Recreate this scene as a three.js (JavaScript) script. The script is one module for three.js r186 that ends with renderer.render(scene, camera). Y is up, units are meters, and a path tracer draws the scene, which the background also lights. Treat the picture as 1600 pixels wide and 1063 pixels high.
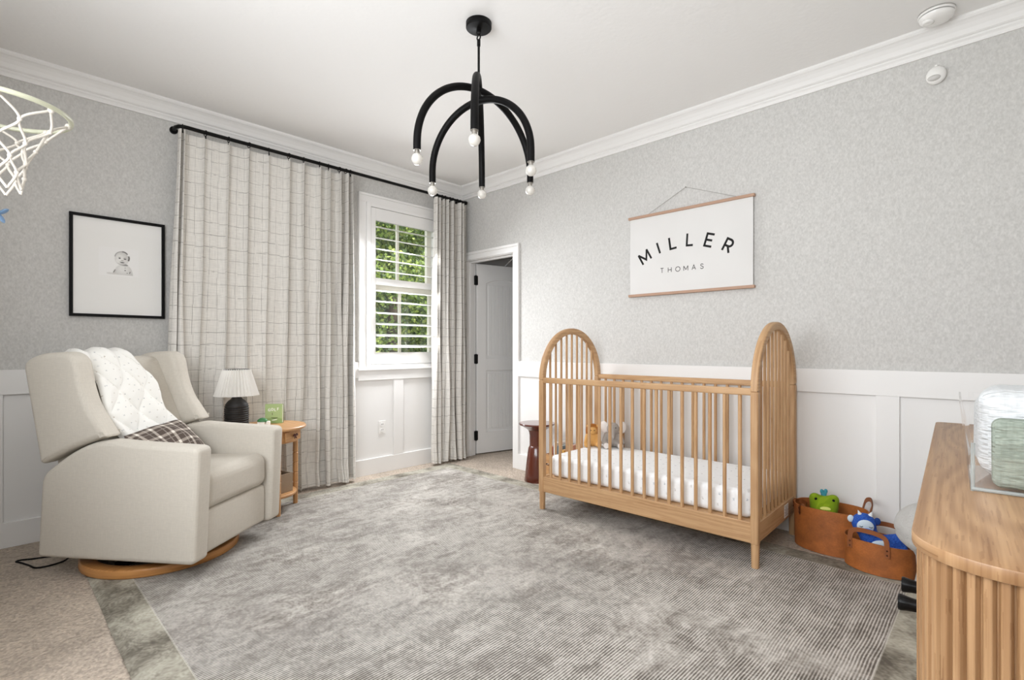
import * as THREE from 'three';
import { RoundedBoxGeometry } from 'three/addons/geometries/RoundedBoxGeometry.js';
import { mergeGeometries as mergeRaw, mergeVertices, toCreasedNormals } from 'three/addons/utils/BufferGeometryUtils.js';
import { MarchingCubes } from 'three/addons/objects/MarchingCubes.js';
import { RectAreaLightUniformsLib } from 'three/addons/lights/RectAreaLightUniformsLib.js';

// ---------------------------------------------------------------- camera, sky, sun, daylight, exposure
// x = 0 is the window wall, z = 0 the cot wall, y = 0 the carpet.
const scene = new THREE.Scene();
const renderer = new THREE.WebGLRenderer({ antialias: true });
renderer.toneMapping = THREE.LinearToneMapping;
renderer.toneMappingExposure = 1.2;
renderer.shadowMap.enabled = true;
const camera = new THREE.PerspectiveCamera(67.67, 1600 / 1063, 0.05, 200);
camera.position.set(4.002, 1.114, 3.405);
const YAW = 0.7683;
camera.lookAt(4.002 - Math.sin(YAW), 1.114, 3.405 - Math.cos(YAW));
camera.setViewOffset(1600, 1063, 0, -12, 1600, 1063);
scene.background = new THREE.Color(0.86, 0.93, 1.0);
scene.backgroundIntensity = 2.2;
const sun = new THREE.DirectionalLight(new THREE.Color(1, 0.95, 0.86), 6);
sun.position.set(6, 14, -5); sun.target.position.set(-4, 0, -2);
sun.castShadow = true; sun.shadow.mapSize.set(2048, 2048);
Object.assign(sun.shadow.camera, { left: -12, right: 12, top: 12, bottom: -12, near: 0.5, far: 40 });
scene.add(sun, sun.target);
RectAreaLightUniformsLib.init();
// daylight coming in through the window in view, soft and as large as its glazing
const DAY = new THREE.Color(0.955, 0.98, 1.02);
for (const y of [1.30, 1.72, 2.10]) for (const z of [0.61, 0.88]) { // six area lights stand in for the daylight, room side of the shutters
  const l = new THREE.RectAreaLight(DAY, 18.5, 0.26, 0.38);
  l.position.set(0.175, y, z); l.lookAt(1.175, y - 0.85, z + 0.5); l.castShadow = true; scene.add(l);
}
// daylight from an unseen row of windows behind the camera, lighting camera-facing sides
const unseenWindowLight = new THREE.RectAreaLight(DAY, 5.6, 2.3, 1.3);
unseenWindowLight.position.set(2.95, 1.65, 3.76); unseenWindowLight.lookAt(2.95, 1.76, 0); scene.add(unseenWindowLight);
unseenWindowLight.castShadow = true;

// ---------------------------------------------------------------- helpers
const mergeGeometries = (gs) => mergeRaw(gs.map((g) => { const q = g.index ? g.toNonIndexed() : g; if (!q.attributes.uv) q.setAttribute('uv', new THREE.BufferAttribute(new Float32Array(q.attributes.position.count * 2), 2)); return q; }));
let seed = 7;
const rnd = () => { seed = (Math.imul(seed, 1664525) + 1013904223) >>> 0; return seed / 4294967296; };
const rr = (a, b) => a + (b - a) * rnd();
const lerp = (a, b, t) => a + (b - a) * t;
const clamp = (x, a = 0, b = 1) => Math.min(b, Math.max(a, x));
const sstep = (a, b, x) => { const t = clamp((x - a) / (b - a)); return t * t * (3 - 2 * t); };
const V = (x, y, z) => new THREE.Vector3(x, y, z);
const used = {};
function numbered(name) { const n = used[name] = (used[name] ?? -1) + 1; return n ? name + '_' + String(n).padStart(3, '0') : name; }
function mesh(name, geo, mat, parent = scene, pos, rot) {
  const m = new THREE.Mesh(geo, mat); m.name = name; m.castShadow = m.receiveShadow = true;
  if (pos) m.position.set(...pos); if (rot) m.rotation.set(...rot);
  parent.add(m); return m;
}
function thing(name, label, category, pos = [0, 0, 0], turn = 0, group) {
  const o = new THREE.Group(); o.name = numbered(name); o.position.set(...pos); o.rotation.y = turn;
  o.userData = { label, category }; if (group) o.userData.group = group; scene.add(o); return o;
}
function tag(o, label, category, group) { o.name = numbered(o.name); Object.assign(o.userData, { label, category }); if (group) o.userData.group = group; return o; }
function struct(name, geo, mat, pos, rot) { const m = mesh(name, geo, mat, scene, pos, rot); m.userData.kind = 'structure'; return m; }
function structGroup(name) { const g = new THREE.Group(); g.name = name; g.userData.kind = 'structure'; scene.add(g); return g; }
// box between two corners, uv in metres
function box(x0, y0, z0, x1, y1, z1, r = 0) {
  const w = Math.abs(x1 - x0), h = Math.abs(y1 - y0), d = Math.abs(z1 - z0);
  const g = r ? new RoundedBoxGeometry(w, h, d, 2, r) : new THREE.BoxGeometry(w, h, d);
  g.translate((x0 + x1) / 2, (y0 + y1) / 2, (z0 + z1) / 2); return uvBox(g);
}
// uv in metres from position; v runs along the grain axis
function uvBox(g0, axis = 'y', jitter = 0) {
  const g = g0.index ? g0.toNonIndexed() : g0;
  if (!g.attributes.normal) g.computeVertexNormals();
  const p = g.attributes.position, uv = new Float32Array(p.count * 2), ju = jitter ? rnd() * 3 : 0, jv = jitter ? rnd() * 3 : 0;
  const A = V(0, 0, 0), B = V(0, 0, 0), C = V(0, 0, 0), N = V(0, 0, 0);
  for (let i = 0; i < p.count; i += 3) {
    A.fromBufferAttribute(p, i); B.fromBufferAttribute(p, i + 1); C.fromBufferAttribute(p, i + 2);
    N.copy(B).sub(A).cross(C.clone().sub(A));
    const ax = Math.abs(N.x), ay = Math.abs(N.y), az = Math.abs(N.z);
    const dom = ax >= ay && ax >= az ? 'x' : ay >= az ? 'y' : 'z';
    const rest = ['x', 'y', 'z'].filter((k) => k !== dom);
    let vk = rest.includes(axis) ? axis : rest[1], uk = rest.find((k) => k !== vk);
    [A, B, C].forEach((q, j) => { uv[(i + j) * 2] = q[uk] + ju; uv[(i + j) * 2 + 1] = q[vk] + jv; });
  }
  g.setAttribute('uv', new THREE.BufferAttribute(uv, 2)); return g;
}
function roundShape(pts) { // [x, y, r]
  const s = new THREE.Shape(), n = pts.length;
  for (let i = 0; i < n; i++) {
    const [x, y, r = 0] = pts[i], P = pts[(i + n - 1) % n], Q = pts[(i + 1) % n];
    const a = [P[0] - x, P[1] - y], b = [Q[0] - x, Q[1] - y], la = Math.hypot(...a), lb = Math.hypot(...b);
    const k = Math.min(r, la * 0.49, lb * 0.49);
    const s0 = [x + a[0] / la * k, y + a[1] / la * k], s1 = [x + b[0] / lb * k, y + b[1] / lb * k];
    if (i === 0) s.moveTo(...s0); else s.lineTo(...s0);
    if (k > 0) s.quadraticCurveTo(x, y, ...s1);
  }
  s.closePath(); return s;
}
function extr(shape, depth, bevel = 0, seg = 3, curveSegments = 12) {
  const b = Math.min(bevel, depth * 0.49);
  const g = new THREE.ExtrudeGeometry(shape, { depth: depth - 2 * b, bevelEnabled: b > 0, bevelThickness: b, bevelSize: b, bevelOffset: -b, bevelSegments: seg, curveSegments, steps: 1 });
  g.translate(0, 0, b); return g;
}
const smooth = (g, a = 0.7) => toCreasedNormals(g, a);
const tube = (pts, r, seg = 40, rad = 8, closed = false) => new THREE.TubeGeometry(new THREE.CatmullRomCurve3(pts, closed), seg, r, rad, closed);
const lathe = (pts, seg = 32) => new THREE.LatheGeometry(pts.map((q) => new THREE.Vector2(...q)), seg);
function grid(nu, nv, fn, uvfn) { // parametric sheet
  const pos = [], uv = [], idx = [];
  for (let j = 0; j <= nv; j++) for (let i = 0; i <= nu; i++) {
    const u = i / nu, v = j / nv, q = fn(u, v), t = uvfn ? uvfn(u, v) : [u, v];
    pos.push(q[0], q[1], q[2]); uv.push(t[0], t[1]);
  }
  for (let j = 0; j < nv; j++) for (let i = 0; i < nu; i++) { const a = j * (nu + 1) + i, b = a + 1, c = a + nu + 1, d = c + 1; idx.push(a, b, d, a, d, c); }
  const g = new THREE.BufferGeometry();
  g.setAttribute('position', new THREE.Float32BufferAttribute(pos, 3)); g.setAttribute('uv', new THREE.Float32BufferAttribute(uv, 2)); g.setIndex(idx); g.computeVertexNormals(); return g;
}
const ell = (x, y, z, a, b, c) => (P) => { const k = Math.hypot((P[0] - x) / a, (P[1] - y) / b, (P[2] - z) / c); return (k - 1) * Math.min(a, b, c); };
const cap = (A, B, ra, rb) => (P) => {
  const d = [B[0] - A[0], B[1] - A[1], B[2] - A[2]], l = d[0] * d[0] + d[1] * d[1] + d[2] * d[2];
  const t = clamp(((P[0] - A[0]) * d[0] + (P[1] - A[1]) * d[1] + (P[2] - A[2]) * d[2]) / l);
  return Math.hypot(P[0] - A[0] - d[0] * t, P[1] - A[1] - d[1] * t, P[2] - A[2] - d[2] * t) - lerp(ra, rb, t);
};
function blob(parts, centre, half, res = 36, k = 0.012) { // smooth union meshed
  const mc = new MarchingCubes(res, new THREE.MeshStandardMaterial(), false, false, 60000);
  mc.isolation = 0;
  for (let z = 0; z < res; z++) for (let y = 0; y < res; y++) for (let x = 0; x < res; x++) {
    const P = [centre[0] + (x / res * 2 - 1) * half, centre[1] + (y / res * 2 - 1) * half, centre[2] + (z / res * 2 - 1) * half];
    let d = 1e9; for (const f of parts) { const e = f(P), h = clamp(0.5 + 0.5 * (e - d) / k); d = lerp(e, d, h) - k * h * (1 - h); }
    mc.field[x + y * res + z * res * res] = -d;
  }
  mc.update();
  const n = mc.count, g = new THREE.BufferGeometry();
  const pos = mc.positionArray.slice(0, n * 3);
  for (let i = 0; i < n * 3; i += 3) { pos[i] = pos[i] * half + centre[0]; pos[i + 1] = pos[i + 1] * half + centre[1]; pos[i + 2] = pos[i + 2] * half + centre[2]; }
  g.setAttribute('position', new THREE.BufferAttribute(pos, 3));
  const m = mergeVertices(g, 1e-5); m.computeVertexNormals();
  const q = m.attributes.position, uv = new Float32Array(q.count * 2);
  for (let i = 0; i < q.count; i++) { uv[i * 2] = q.getX(i) + q.getZ(i); uv[i * 2 + 1] = q.getY(i); }
  m.setAttribute('uv', new THREE.BufferAttribute(uv, 2)); return m;
}
// periodic value noise
function hsh(i, j, s) { let h = Math.imul(i, 374761393) + Math.imul(j, 668265263) + Math.imul(s, 1442695041) | 0; h = Math.imul(h ^ (h >>> 13), 1274126177); return ((h ^ (h >>> 16)) >>> 0) / 4294967296; }
function vn(x, y, px, py, s) {
  const i = Math.floor(x), j = Math.floor(y), fx = x - i, fy = y - j, ux = fx * fx * (3 - 2 * fx), uy = fy * fy * (3 - 2 * fy);
  const a = ((i % px) + px) % px, b = (a + 1) % px, c = ((j % py) + py) % py, d = (c + 1) % py;
  return lerp(lerp(hsh(a, c, s), hsh(b, c, s), ux), lerp(hsh(a, d, s), hsh(b, d, s), ux), uy);
}
function fbm(u, v, fx, fy, oct, s) { let a = 0, w = 1, t = 0; for (let o = 0; o < oct; o++) { a += w * vn(u * fx, v * fy, fx, fy, s + o); t += w; w *= 0.55; fx *= 2; fy *= 2; } return a / t; }
function tex(w, h, fn, srgb = true, repU = 1, repV = 1) {
  const d = new Uint8Array(w * h * 4);
  for (let j = 0; j < h; j++) for (let i = 0; i < w; i++) {
    const c = fn(i / w, j / h, i, j), k = (j * w + i) * 4;
    if (typeof c === 'number') d[k] = d[k + 1] = d[k + 2] = clamp(c, 0, 255); else { d[k] = clamp(c[0], 0, 255); d[k + 1] = clamp(c[1], 0, 255); d[k + 2] = clamp(c[2], 0, 255); }
    d[k + 3] = 255;
  }
  const t = new THREE.DataTexture(d, w, h); t.magFilter = THREE.LinearFilter; t.minFilter = THREE.LinearMipmapLinearFilter; t.generateMipmaps = true;
  t.wrapS = t.wrapT = THREE.RepeatWrapping; t.repeat.set(repU, repV); if (srgb) t.colorSpace = THREE.SRGBColorSpace; t.needsUpdate = true; return t;
}
const mixc = (a, b, t) => [lerp(a[0], b[0], t), lerp(a[1], b[1], t), lerp(a[2], b[2], t)];
const std = (color, roughness = 0.6, extra = {}) => new THREE.MeshStandardMaterial({ color, roughness, metalness: 0, ...extra });
const phys = (color, roughness, extra) => new THREE.MeshPhysicalMaterial({ color, roughness, ...extra });

// ---------------------------------------------------------------- materials
const M = {};
M.trim = std('#ebe9e6', 0.42);
M.ceiling = std('#eeece9', 0.9, { bumpMap: tex(256, 256, (u, v) => 255 * fbm(u, v, 60, 60, 2, 3), false, 1, 1), bumpScale: 0.0006 });
M.wallpaper = std('#ffffff', 0.85, {
  map: tex(1024, 1024, (u, v) => { const n = fbm(u, v, 110, 80, 2, 11), m = fbm(u, v, 6, 6, 3, 12), s = fbm(u, v, 230, 120, 1, 13); const k = 201 + (n - 0.5) * 18 + (m - 0.5) * 2 + (s - 0.5) * 11; return [k + 1, k - 1, k - 5]; }),
  bumpMap: tex(512, 512, (u, v) => 255 * (0.6 * fbm(u, v, 90, 50, 2, 11) + 0.4 * fbm(u, v, 200, 60, 1, 13)), false), bumpScale: 0.0008,
});
M.carpet = std('#ffffff', 1, {
  map: tex(512, 512, (u, v) => { const n = fbm(u, v, 120, 120, 2, 21), m = fbm(u, v, 8, 8, 3, 22); const k = 1 + (n - 0.5) * 0.34 + (m - 0.5) * 0.12; return [181 * k, 167 * k, 152 * k]; }),
  bumpMap: tex(512, 512, (u, v) => 255 * fbm(u, v, 120, 120, 2, 21), false), bumpScale: 0.006,
});
function woodTex(base, dark, s, contrast = 1) {
  return tex(512, 1024, (u, v) => {
    const w = fbm(u, v, 3, 1, 3, s) * 1.6, rings = 0.5 + 0.5 * Math.sin((u * 26 + w * 9) * Math.PI * 2 / 2);
    const fine = fbm(u, v, 128, 4, 3, s + 5), pore = fbm(u, v, 200, 14, 1, s + 9), big = fbm(u, v, 4, 2, 2, s + 14);
    const k = clamp((0.28 * rings + 0.5 * (fine - 0.25) + 0.35 * (big - 0.5)) * contrast + (pore > 0.8 ? 0.25 * contrast : 0));
    return mixc(base, dark, k);
  }, true, 2, 1);
}
M.oak = std('#ffffff', 0.5, { map: woodTex([200, 162, 120], [156, 114, 74], 31) });
M.dresserOak = std('#ffffff', 0.42, { map: woodTex([178, 141, 102], [128, 91, 58], 47, 1.2) });
M.tableOak = std('#ffffff', 0.4, { map: woodTex([206, 158, 108], [158, 110, 66], 63, 0.9) });
M.baseOak = std('#ffffff', 0.4, { map: woodTex([198, 142, 84], [150, 98, 50], 71, 0.9) });
M.beech = std('#b3917a', 0.6);
M.black = phys('#080707', 0.5, { specularIntensity: 0.3 });
M.blackMetal = phys('#0b0a0a', 0.42, { specularIntensity: 0.4 });
M.linen = phys('#ffffff', 0.9, {
  map: tex(512, 512, (u, v, i, j) => { const n = fbm(u, v, 8, 128, 2, 81), m = fbm(u, v, 128, 8, 2, 82); const k = 1 + (n - 0.5) * 0.055 + (m - 0.5) * 0.055; return [205 * k, 198 * k, 186 * k]; }, true, 7, 7),
  bumpMap: tex(512, 512, (u, v) => 127 + 60 * Math.sin(u * Math.PI * 2 * 128) + 60 * Math.sin(v * Math.PI * 2 * 128), false, 4, 4), bumpScale: 0.0004,
  sheen: 0.25, sheenRoughness: 0.6, sheenColor: new THREE.Color('#f5efe6'),
});
M.white = std('#f1efec', 0.5);
M.plastic = std('#eeece8', 0.35);
M.glass = phys('#ffffff', 0.02, { transmission: 1, thickness: 0, ior: 1.45 });
M.pictureGlass = phys('#ffffff', 0.03, { transmission: 1, thickness: 0, ior: 1.3 });

// windowpane-check curtain cloth: broken slubby lines, tile = 8 x 8 cells
const CELL_U = 0.062, CELL_V = 0.084;
function checkTex() {
  const n = 1024, d = new Float32Array(n * n); const cell = n / 8;
  let s2 = 99; const r2 = () => { s2 = (Math.imul(s2, 1664525) + 1013904223) >>> 0; return s2 / 4294967296; };
  const put = (x, y, a) => { const i = ((Math.round(x) % n) + n) % n, j = ((Math.round(y) % n) + n) % n; d[j * n + i] = Math.max(d[j * n + i], a); };
  for (const hor of [0, 1]) for (let k = 0; k < 8; k++) {
    let at = r2() * cell;
    const end = at + n;
    while (at < end) {
      const len = cell * (0.5 + r2() * 2.2), off = k * cell + cell * 0.5 + (r2() - 0.5) * cell * 0.16, dark = 0.35 + 0.6 * r2(), wide = hor ? 1.6 + r2() * 1.6 : 1.5 + r2() * 1.6;
      for (let t = 0; t < len; t++) {
        const fade = Math.min(1, t / 22, (len - t) / 22), wob = 1.6 * Math.sin((at + t) / 37 + k);
        for (let w = -4; w <= 4; w++) { const a = dark * fade * Math.exp(-((w / wide) ** 2)); if (hor) put(at + t, off + wob + w, a); else put(off + wob + w, at + t, a); }
      }
      at += len - 18 + (r2() < 0.16 ? cell * 0.5 * r2() : 0);
    }
  }
  return tex(n, n, (u, v, i, j) => {
    const f = 1 + (fbm(u, v, 16, 256, 1, 91) - 0.5) * 0.06 + (fbm(u, v, 256, 16, 1, 92) - 0.5) * 0.06;
    return mixc([223 * f, 219 * f, 212 * f], [92, 86, 80], d[j * n + i] * 0.66);
  }, true, 1 / (8 * CELL_U), 1 / (8 * CELL_V));
}
M.curtain = phys('#ffffff', 0.95, { map: checkTex(), side: THREE.DoubleSide, sheen: 0.15, sheenRoughness: 0.8, sheenColor: new THREE.Color('#ffffff') });

// ---------------------------------------------------------------- room shell
const RX = 4.5, RZ = 3.8, CH = 2.74, WT = 0.15;
struct('floor', box(-WT, -0.12, -1.45, RX + WT, 0, RZ + WT), M.carpet);
struct('ceiling', box(-WT, CH, -1.45, RX + WT, CH + 0.12, RZ + WT), M.ceiling);
function wallShape(w, holes) { const s = new THREE.Shape([[0, 0], [w, 0], [w, CH], [0, CH]].map((q) => new THREE.Vector2(...q))); for (const [a, b, c, d] of holes) s.holes.push(new THREE.Path([[a, b], [a, d], [c, d], [c, b]].map((q) => new THREE.Vector2(...q)))); return s; }
// window wall: shape x = z
const WIN = { z0: 0.30, z1: 1.10, y0: 0.93, y1: 2.385, zc: 0.70 };
const wallL = struct('wall_left', extr(wallShape(RZ + WT, [[WIN.z0, WIN.y0, WIN.z1, WIN.y1]]), WT), M.wallpaper, [0, 0, 0]);
wallL.geometry.rotateY(-Math.PI / 2); // (x,y,z)->( -z, y, x)
// cot wall with the closet doorway
const DOOR = { x0: 0.062, x1: 0.735, y1: 2.0 };
{
  const s = new THREE.Shape([[0, 0], [DOOR.x0, 0], [DOOR.x0, DOOR.y1], [DOOR.x1, DOOR.y1], [DOOR.x1, 0], [RX + WT, 0], [RX + WT, CH], [0, CH]].map((q) => new THREE.Vector2(...q)));
  const g = extr(s, 0.12); g.translate(0, 0, -0.12); struct('wall_back', g, M.wallpaper);
}
struct('wall_right', box(RX, 0, 0, RX + WT, CH, RZ + WT), M.wallpaper);
{
  const A = 1.8, B = 4.1, y0 = 0.95, y1 = 2.30, g = extr(wallShape(RX + WT, [[A, y0, B, y1]]), WT); g.translate(0, 0, RZ); struct('wall_front', g, M.wallpaper);
  const w = structGroup('unseen_window_2'), z0 = RZ + 0.06, z1 = RZ + 0.12, k = (B - A) / 3;  // window row out of view, placed to light the room from behind the camera
  mesh('window_frame', mergeGeometries([box(A, y0, z0, B, y0 + 0.05, z1), box(A, y1 - 0.05, z0, B, y1, z1), ...[0, 1, 2, 3].map((i) => box(A + i * k - (i ? 0.025 : 0) - (i === 3 ? 0.025 : 0), y0 + 0.05, z0, A + i * k + (i === 3 ? 0 : 0.025) + (i ? 0 : 0.025), y1 - 0.05, z1))]), M.trim, w);
  for (let i = 0; i < 3; i++) mesh('pane', box(A + i * k + 0.03, y0 + 0.05, RZ + 0.088, A + (i + 1) * k - 0.03, y1 - 0.05, RZ + 0.092), M.glass, w);
  mesh('casing', mergeGeometries([box(A - 0.08, y0 - 0.08, RZ - 0.02, A, y1 + 0.08, RZ), box(B, y0 - 0.08, RZ - 0.02, B + 0.08, y1 + 0.08, RZ), box(A, y1, RZ - 0.02, B, y1 + 0.08, RZ), box(A, y0 - 0.08, RZ - 0.02, B, y0, RZ)]), M.trim, w);
}
// closet behind the doorway
M.closet = std('#d9d6d2', 0.9);
struct('wall_closet_left', box(-WT, 0, -1.35, 0, CH, -0.12), M.closet);
struct('wall_closet_right', box(1.5, 0, -1.35, 1.6, CH, -0.12), M.closet);
struct('wall_closet_back', box(-WT, 0, -1.45, 1.6, CH, -1.35), M.closet);

// crown moulding: stepped profile, (distance from wall, distance below ceiling)
const crownPts = [[0, 0], [0.098, 0], [0.098, 0.012], [0.090, 0.020], [0.080, 0.024], [0.066, 0.034], [0.050, 0.052], [0.038, 0.072], [0.030, 0.078], [0.024, 0.078], [0.024, 0.088], [0.016, 0.096], [0.012, 0.104], [0.012, 0.114], [0, 0.114]];
function crown(len) { const s = new THREE.Shape(crownPts.map(([a, b]) => new THREE.Vector2(a, -b))); return new THREE.ExtrudeGeometry(s, { depth: len, bevelEnabled: false }); }
struct('trim_1', crown(RZ), M.trim, [0, CH, 0]);
{ const g = crown(RX); g.rotateY(-Math.PI / 2); g.scale(-1, 1, 1); g.index && 0; const p = g.attributes.position; for (let i = 0; i < p.count; i += 3) { const a = [p.getX(i), p.getY(i), p.getZ(i)]; p.setXYZ(i, p.getX(i + 1), p.getY(i + 1), p.getZ(i + 1)); p.setXYZ(i + 1, ...a); } g.computeVertexNormals(); struct('trim_2', g, M.trim, [0, CH, 0]); }
{ const g = crown(RZ); g.rotateY(Math.PI); struct('trim_3', g, M.trim, [RX, CH, RZ]); }
{ const g = crown(RX); g.rotateY(Math.PI / 2); struct('trim_4', g, M.trim, [0, CH, RZ]); }

// board and batten wainscot
const WH = 0.99, RB = 0.852, BT = 0.14;
{ // window wall
  const w = structGroup('trim_5');
  mesh('panel', box(0, 0, 0, 0.006, WH - 0.006, RZ), M.trim, w);
  for (const [a, b] of [[0, WIN.zc - 0.482], [WIN.zc + 0.482, RZ]]) mesh('rail', box(0.006, RB, a, 0.024, WH, b, 0.0015), M.trim, w);
  for (const z of [0.78, 1.66, 2.55, 3.395]) mesh('stile', box(0.006, BT, z - 0.052, 0.022, RB, z + 0.052, 0.0015), M.trim, w);
  struct('baseboard_left', box(0.006, 0, 0, 0.024, BT, RZ, 0.002), M.trim);
  const b = structGroup('trim_6');
  mesh('panel', box(DOOR.x1 + 0.075, 0, 0, RX, WH - 0.006, 0.006), M.trim, b);
  mesh('rail', box(DOOR.x1 + 0.075, RB, 0.006, RX, WH, 0.024, 0.0015), M.trim, b);
  for (const x of [1.74, 2.65, 3.555, 4.42]) mesh('stile', box(x - 0.052, BT, 0.006, x + 0.052, RB, 0.022, 0.0015), M.trim, b);
  struct('baseboard_back', box(DOOR.x1 + 0.075, 0, 0.006, RX, BT, 0.024, 0.002), M.trim);
  const r = structGroup('trim_7'); mesh('panel', box(RX - 0.006, 0, 0.03, RX, WH, RZ - 0.03), M.trim, r); mesh('rail', box(RX - 0.024, RB, 0.03, RX - 0.006, WH, RZ - 0.03), M.trim, r);
  struct('baseboard_right', box(RX - 0.024, 0, 0.03, RX - 0.006, BT, RZ - 0.03), M.trim);
}

// ---------------------------------------------------------------- window in view
{
  const w = structGroup('window_1'), c = WIN.zc;
  // casing: stepped boards, apron and sill
  const cas = [];
  for (const s of [-1, 1]) { cas.push(box(0, 0.934, c + s * 0.41, 0.020, 2.385, c + s * 0.464, 0.002)); cas.push(box(0, 0.934, c + s * 0.464, 0.028, 2.442, c + s * 0.482, 0.002)); }
  cas.push(box(0, 2.385, c - 0.464, 0.020, 2.442, c + 0.464, 0.002), box(0, 2.442, c - 0.482, 0.028, 2.462, c + 0.482, 0.002));
  mesh('casing', mergeGeometries(cas), M.trim, w);
  mesh('sill', box(0, 0.915, c - 0.495, 0.045, 0.933, c + 0.495, 0.004), M.trim, w);
  mesh('apron', box(0.006, 0.828, c - 0.49, 0.026, 0.915, c + 0.49, 0.002), M.trim, w);
  // jamb lining
  mesh('jamb', mergeGeometries([box(-WT, WIN.y0 + 0.02, WIN.z0, -0.001, WIN.y1 - 0.02, WIN.z0 + 0.02), box(-WT, WIN.y0 + 0.02, WIN.z1 - 0.02, -0.001, WIN.y1 - 0.02, WIN.z1), box(-WT, WIN.y0, WIN.z0, -0.001, WIN.y0 + 0.02, WIN.z1), box(-WT, WIN.y1 - 0.02, WIN.z0, -0.001, WIN.y1, WIN.z1)]), M.trim, w);
  M.sash = std('#e6dfd2', 0.5);
  const sash = (name, x, y0, y1) => {
    const a = WIN.z0 + 0.022, b = WIN.z1 - 0.022;
    const s = mesh(name, mergeGeometries([box(x, y0, a, x + 0.035, y1, a + 0.045), box(x, y0, b - 0.045, x + 0.035, y1, b), box(x, y0, a + 0.045, x + 0.035, y0 + 0.05, b - 0.045), box(x, y1 - 0.042, a + 0.045, x + 0.035, y1, b - 0.045)]), M.sash, w);
    mesh('muntin', box(x + 0.006, y0 + 0.05, c - 0.011, x + 0.03, y1 - 0.042, c + 0.011), M.sash, s);
    for (const [p, q] of [[a + 0.045, c - 0.011], [c + 0.011, b - 0.045]]) mesh('pane', box(x + 0.014, y0 + 0.05, p, x + 0.018, y1 - 0.042, q), M.glass, s);
  };
  sash('upper_sash', -0.145, 1.64, 2.363); sash('lower_sash', -0.108, 0.953, 1.68);

  const t = thing('window_shutter', 'white louvred shutter with open slats fitted in the window', 'shutter', [0, 0, 0]);
  const fr = [];
  for (const s of [-1, 1]) fr.push(box(0.0, 0.934, c + s * 0.368, 0.03, 2.384, c + s * 0.409, 0.003));
  fr.push(box(0, 2.352, c - 0.368, 0.03, 2.384, c + 0.368, 0.003), box(0, 0.934, c - 0.368, 0.03, 0.962, c + 0.368, 0.003));
  mesh('shutter_frame', mergeGeometries(fr), M.trim, t);
  for (const s of [-1, 1]) mesh('stile', box(-0.004, 0.966, c + s * 0.32, 0.026, 2.349, c + s * 0.364, 0.003), M.trim, t);
  mesh('rail', box(-0.004, 2.24, c - 0.32, 0.026, 2.349, c + 0.32, 0.002), M.trim, t);
  mesh('rail', box(-0.004, 0.966, c - 0.32, 0.026, 1.072, c + 0.32, 0.002), M.trim, t);
  mesh('rail', box(-0.004, 1.674, c - 0.32, 0.026, 1.732, c + 0.32, 0.002), M.trim, t);
  const sh = new THREE.Shape(); sh.absellipse(0, 0, 0.057, 0.0058, 0, Math.PI * 2);
  const lg = new THREE.ExtrudeGeometry(sh, { depth: 0.638, bevelEnabled: false, curveSegments: 10 });
  for (const y of [2.185, 2.088, 1.991, 1.896, 1.797, 1.620, 1.526, 1.424, 1.327, 1.226, 1.128]) mesh('louver', lg, M.trim, t, [0.011, y, c - 0.319], [0, 0, -0.2]);
}

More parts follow.
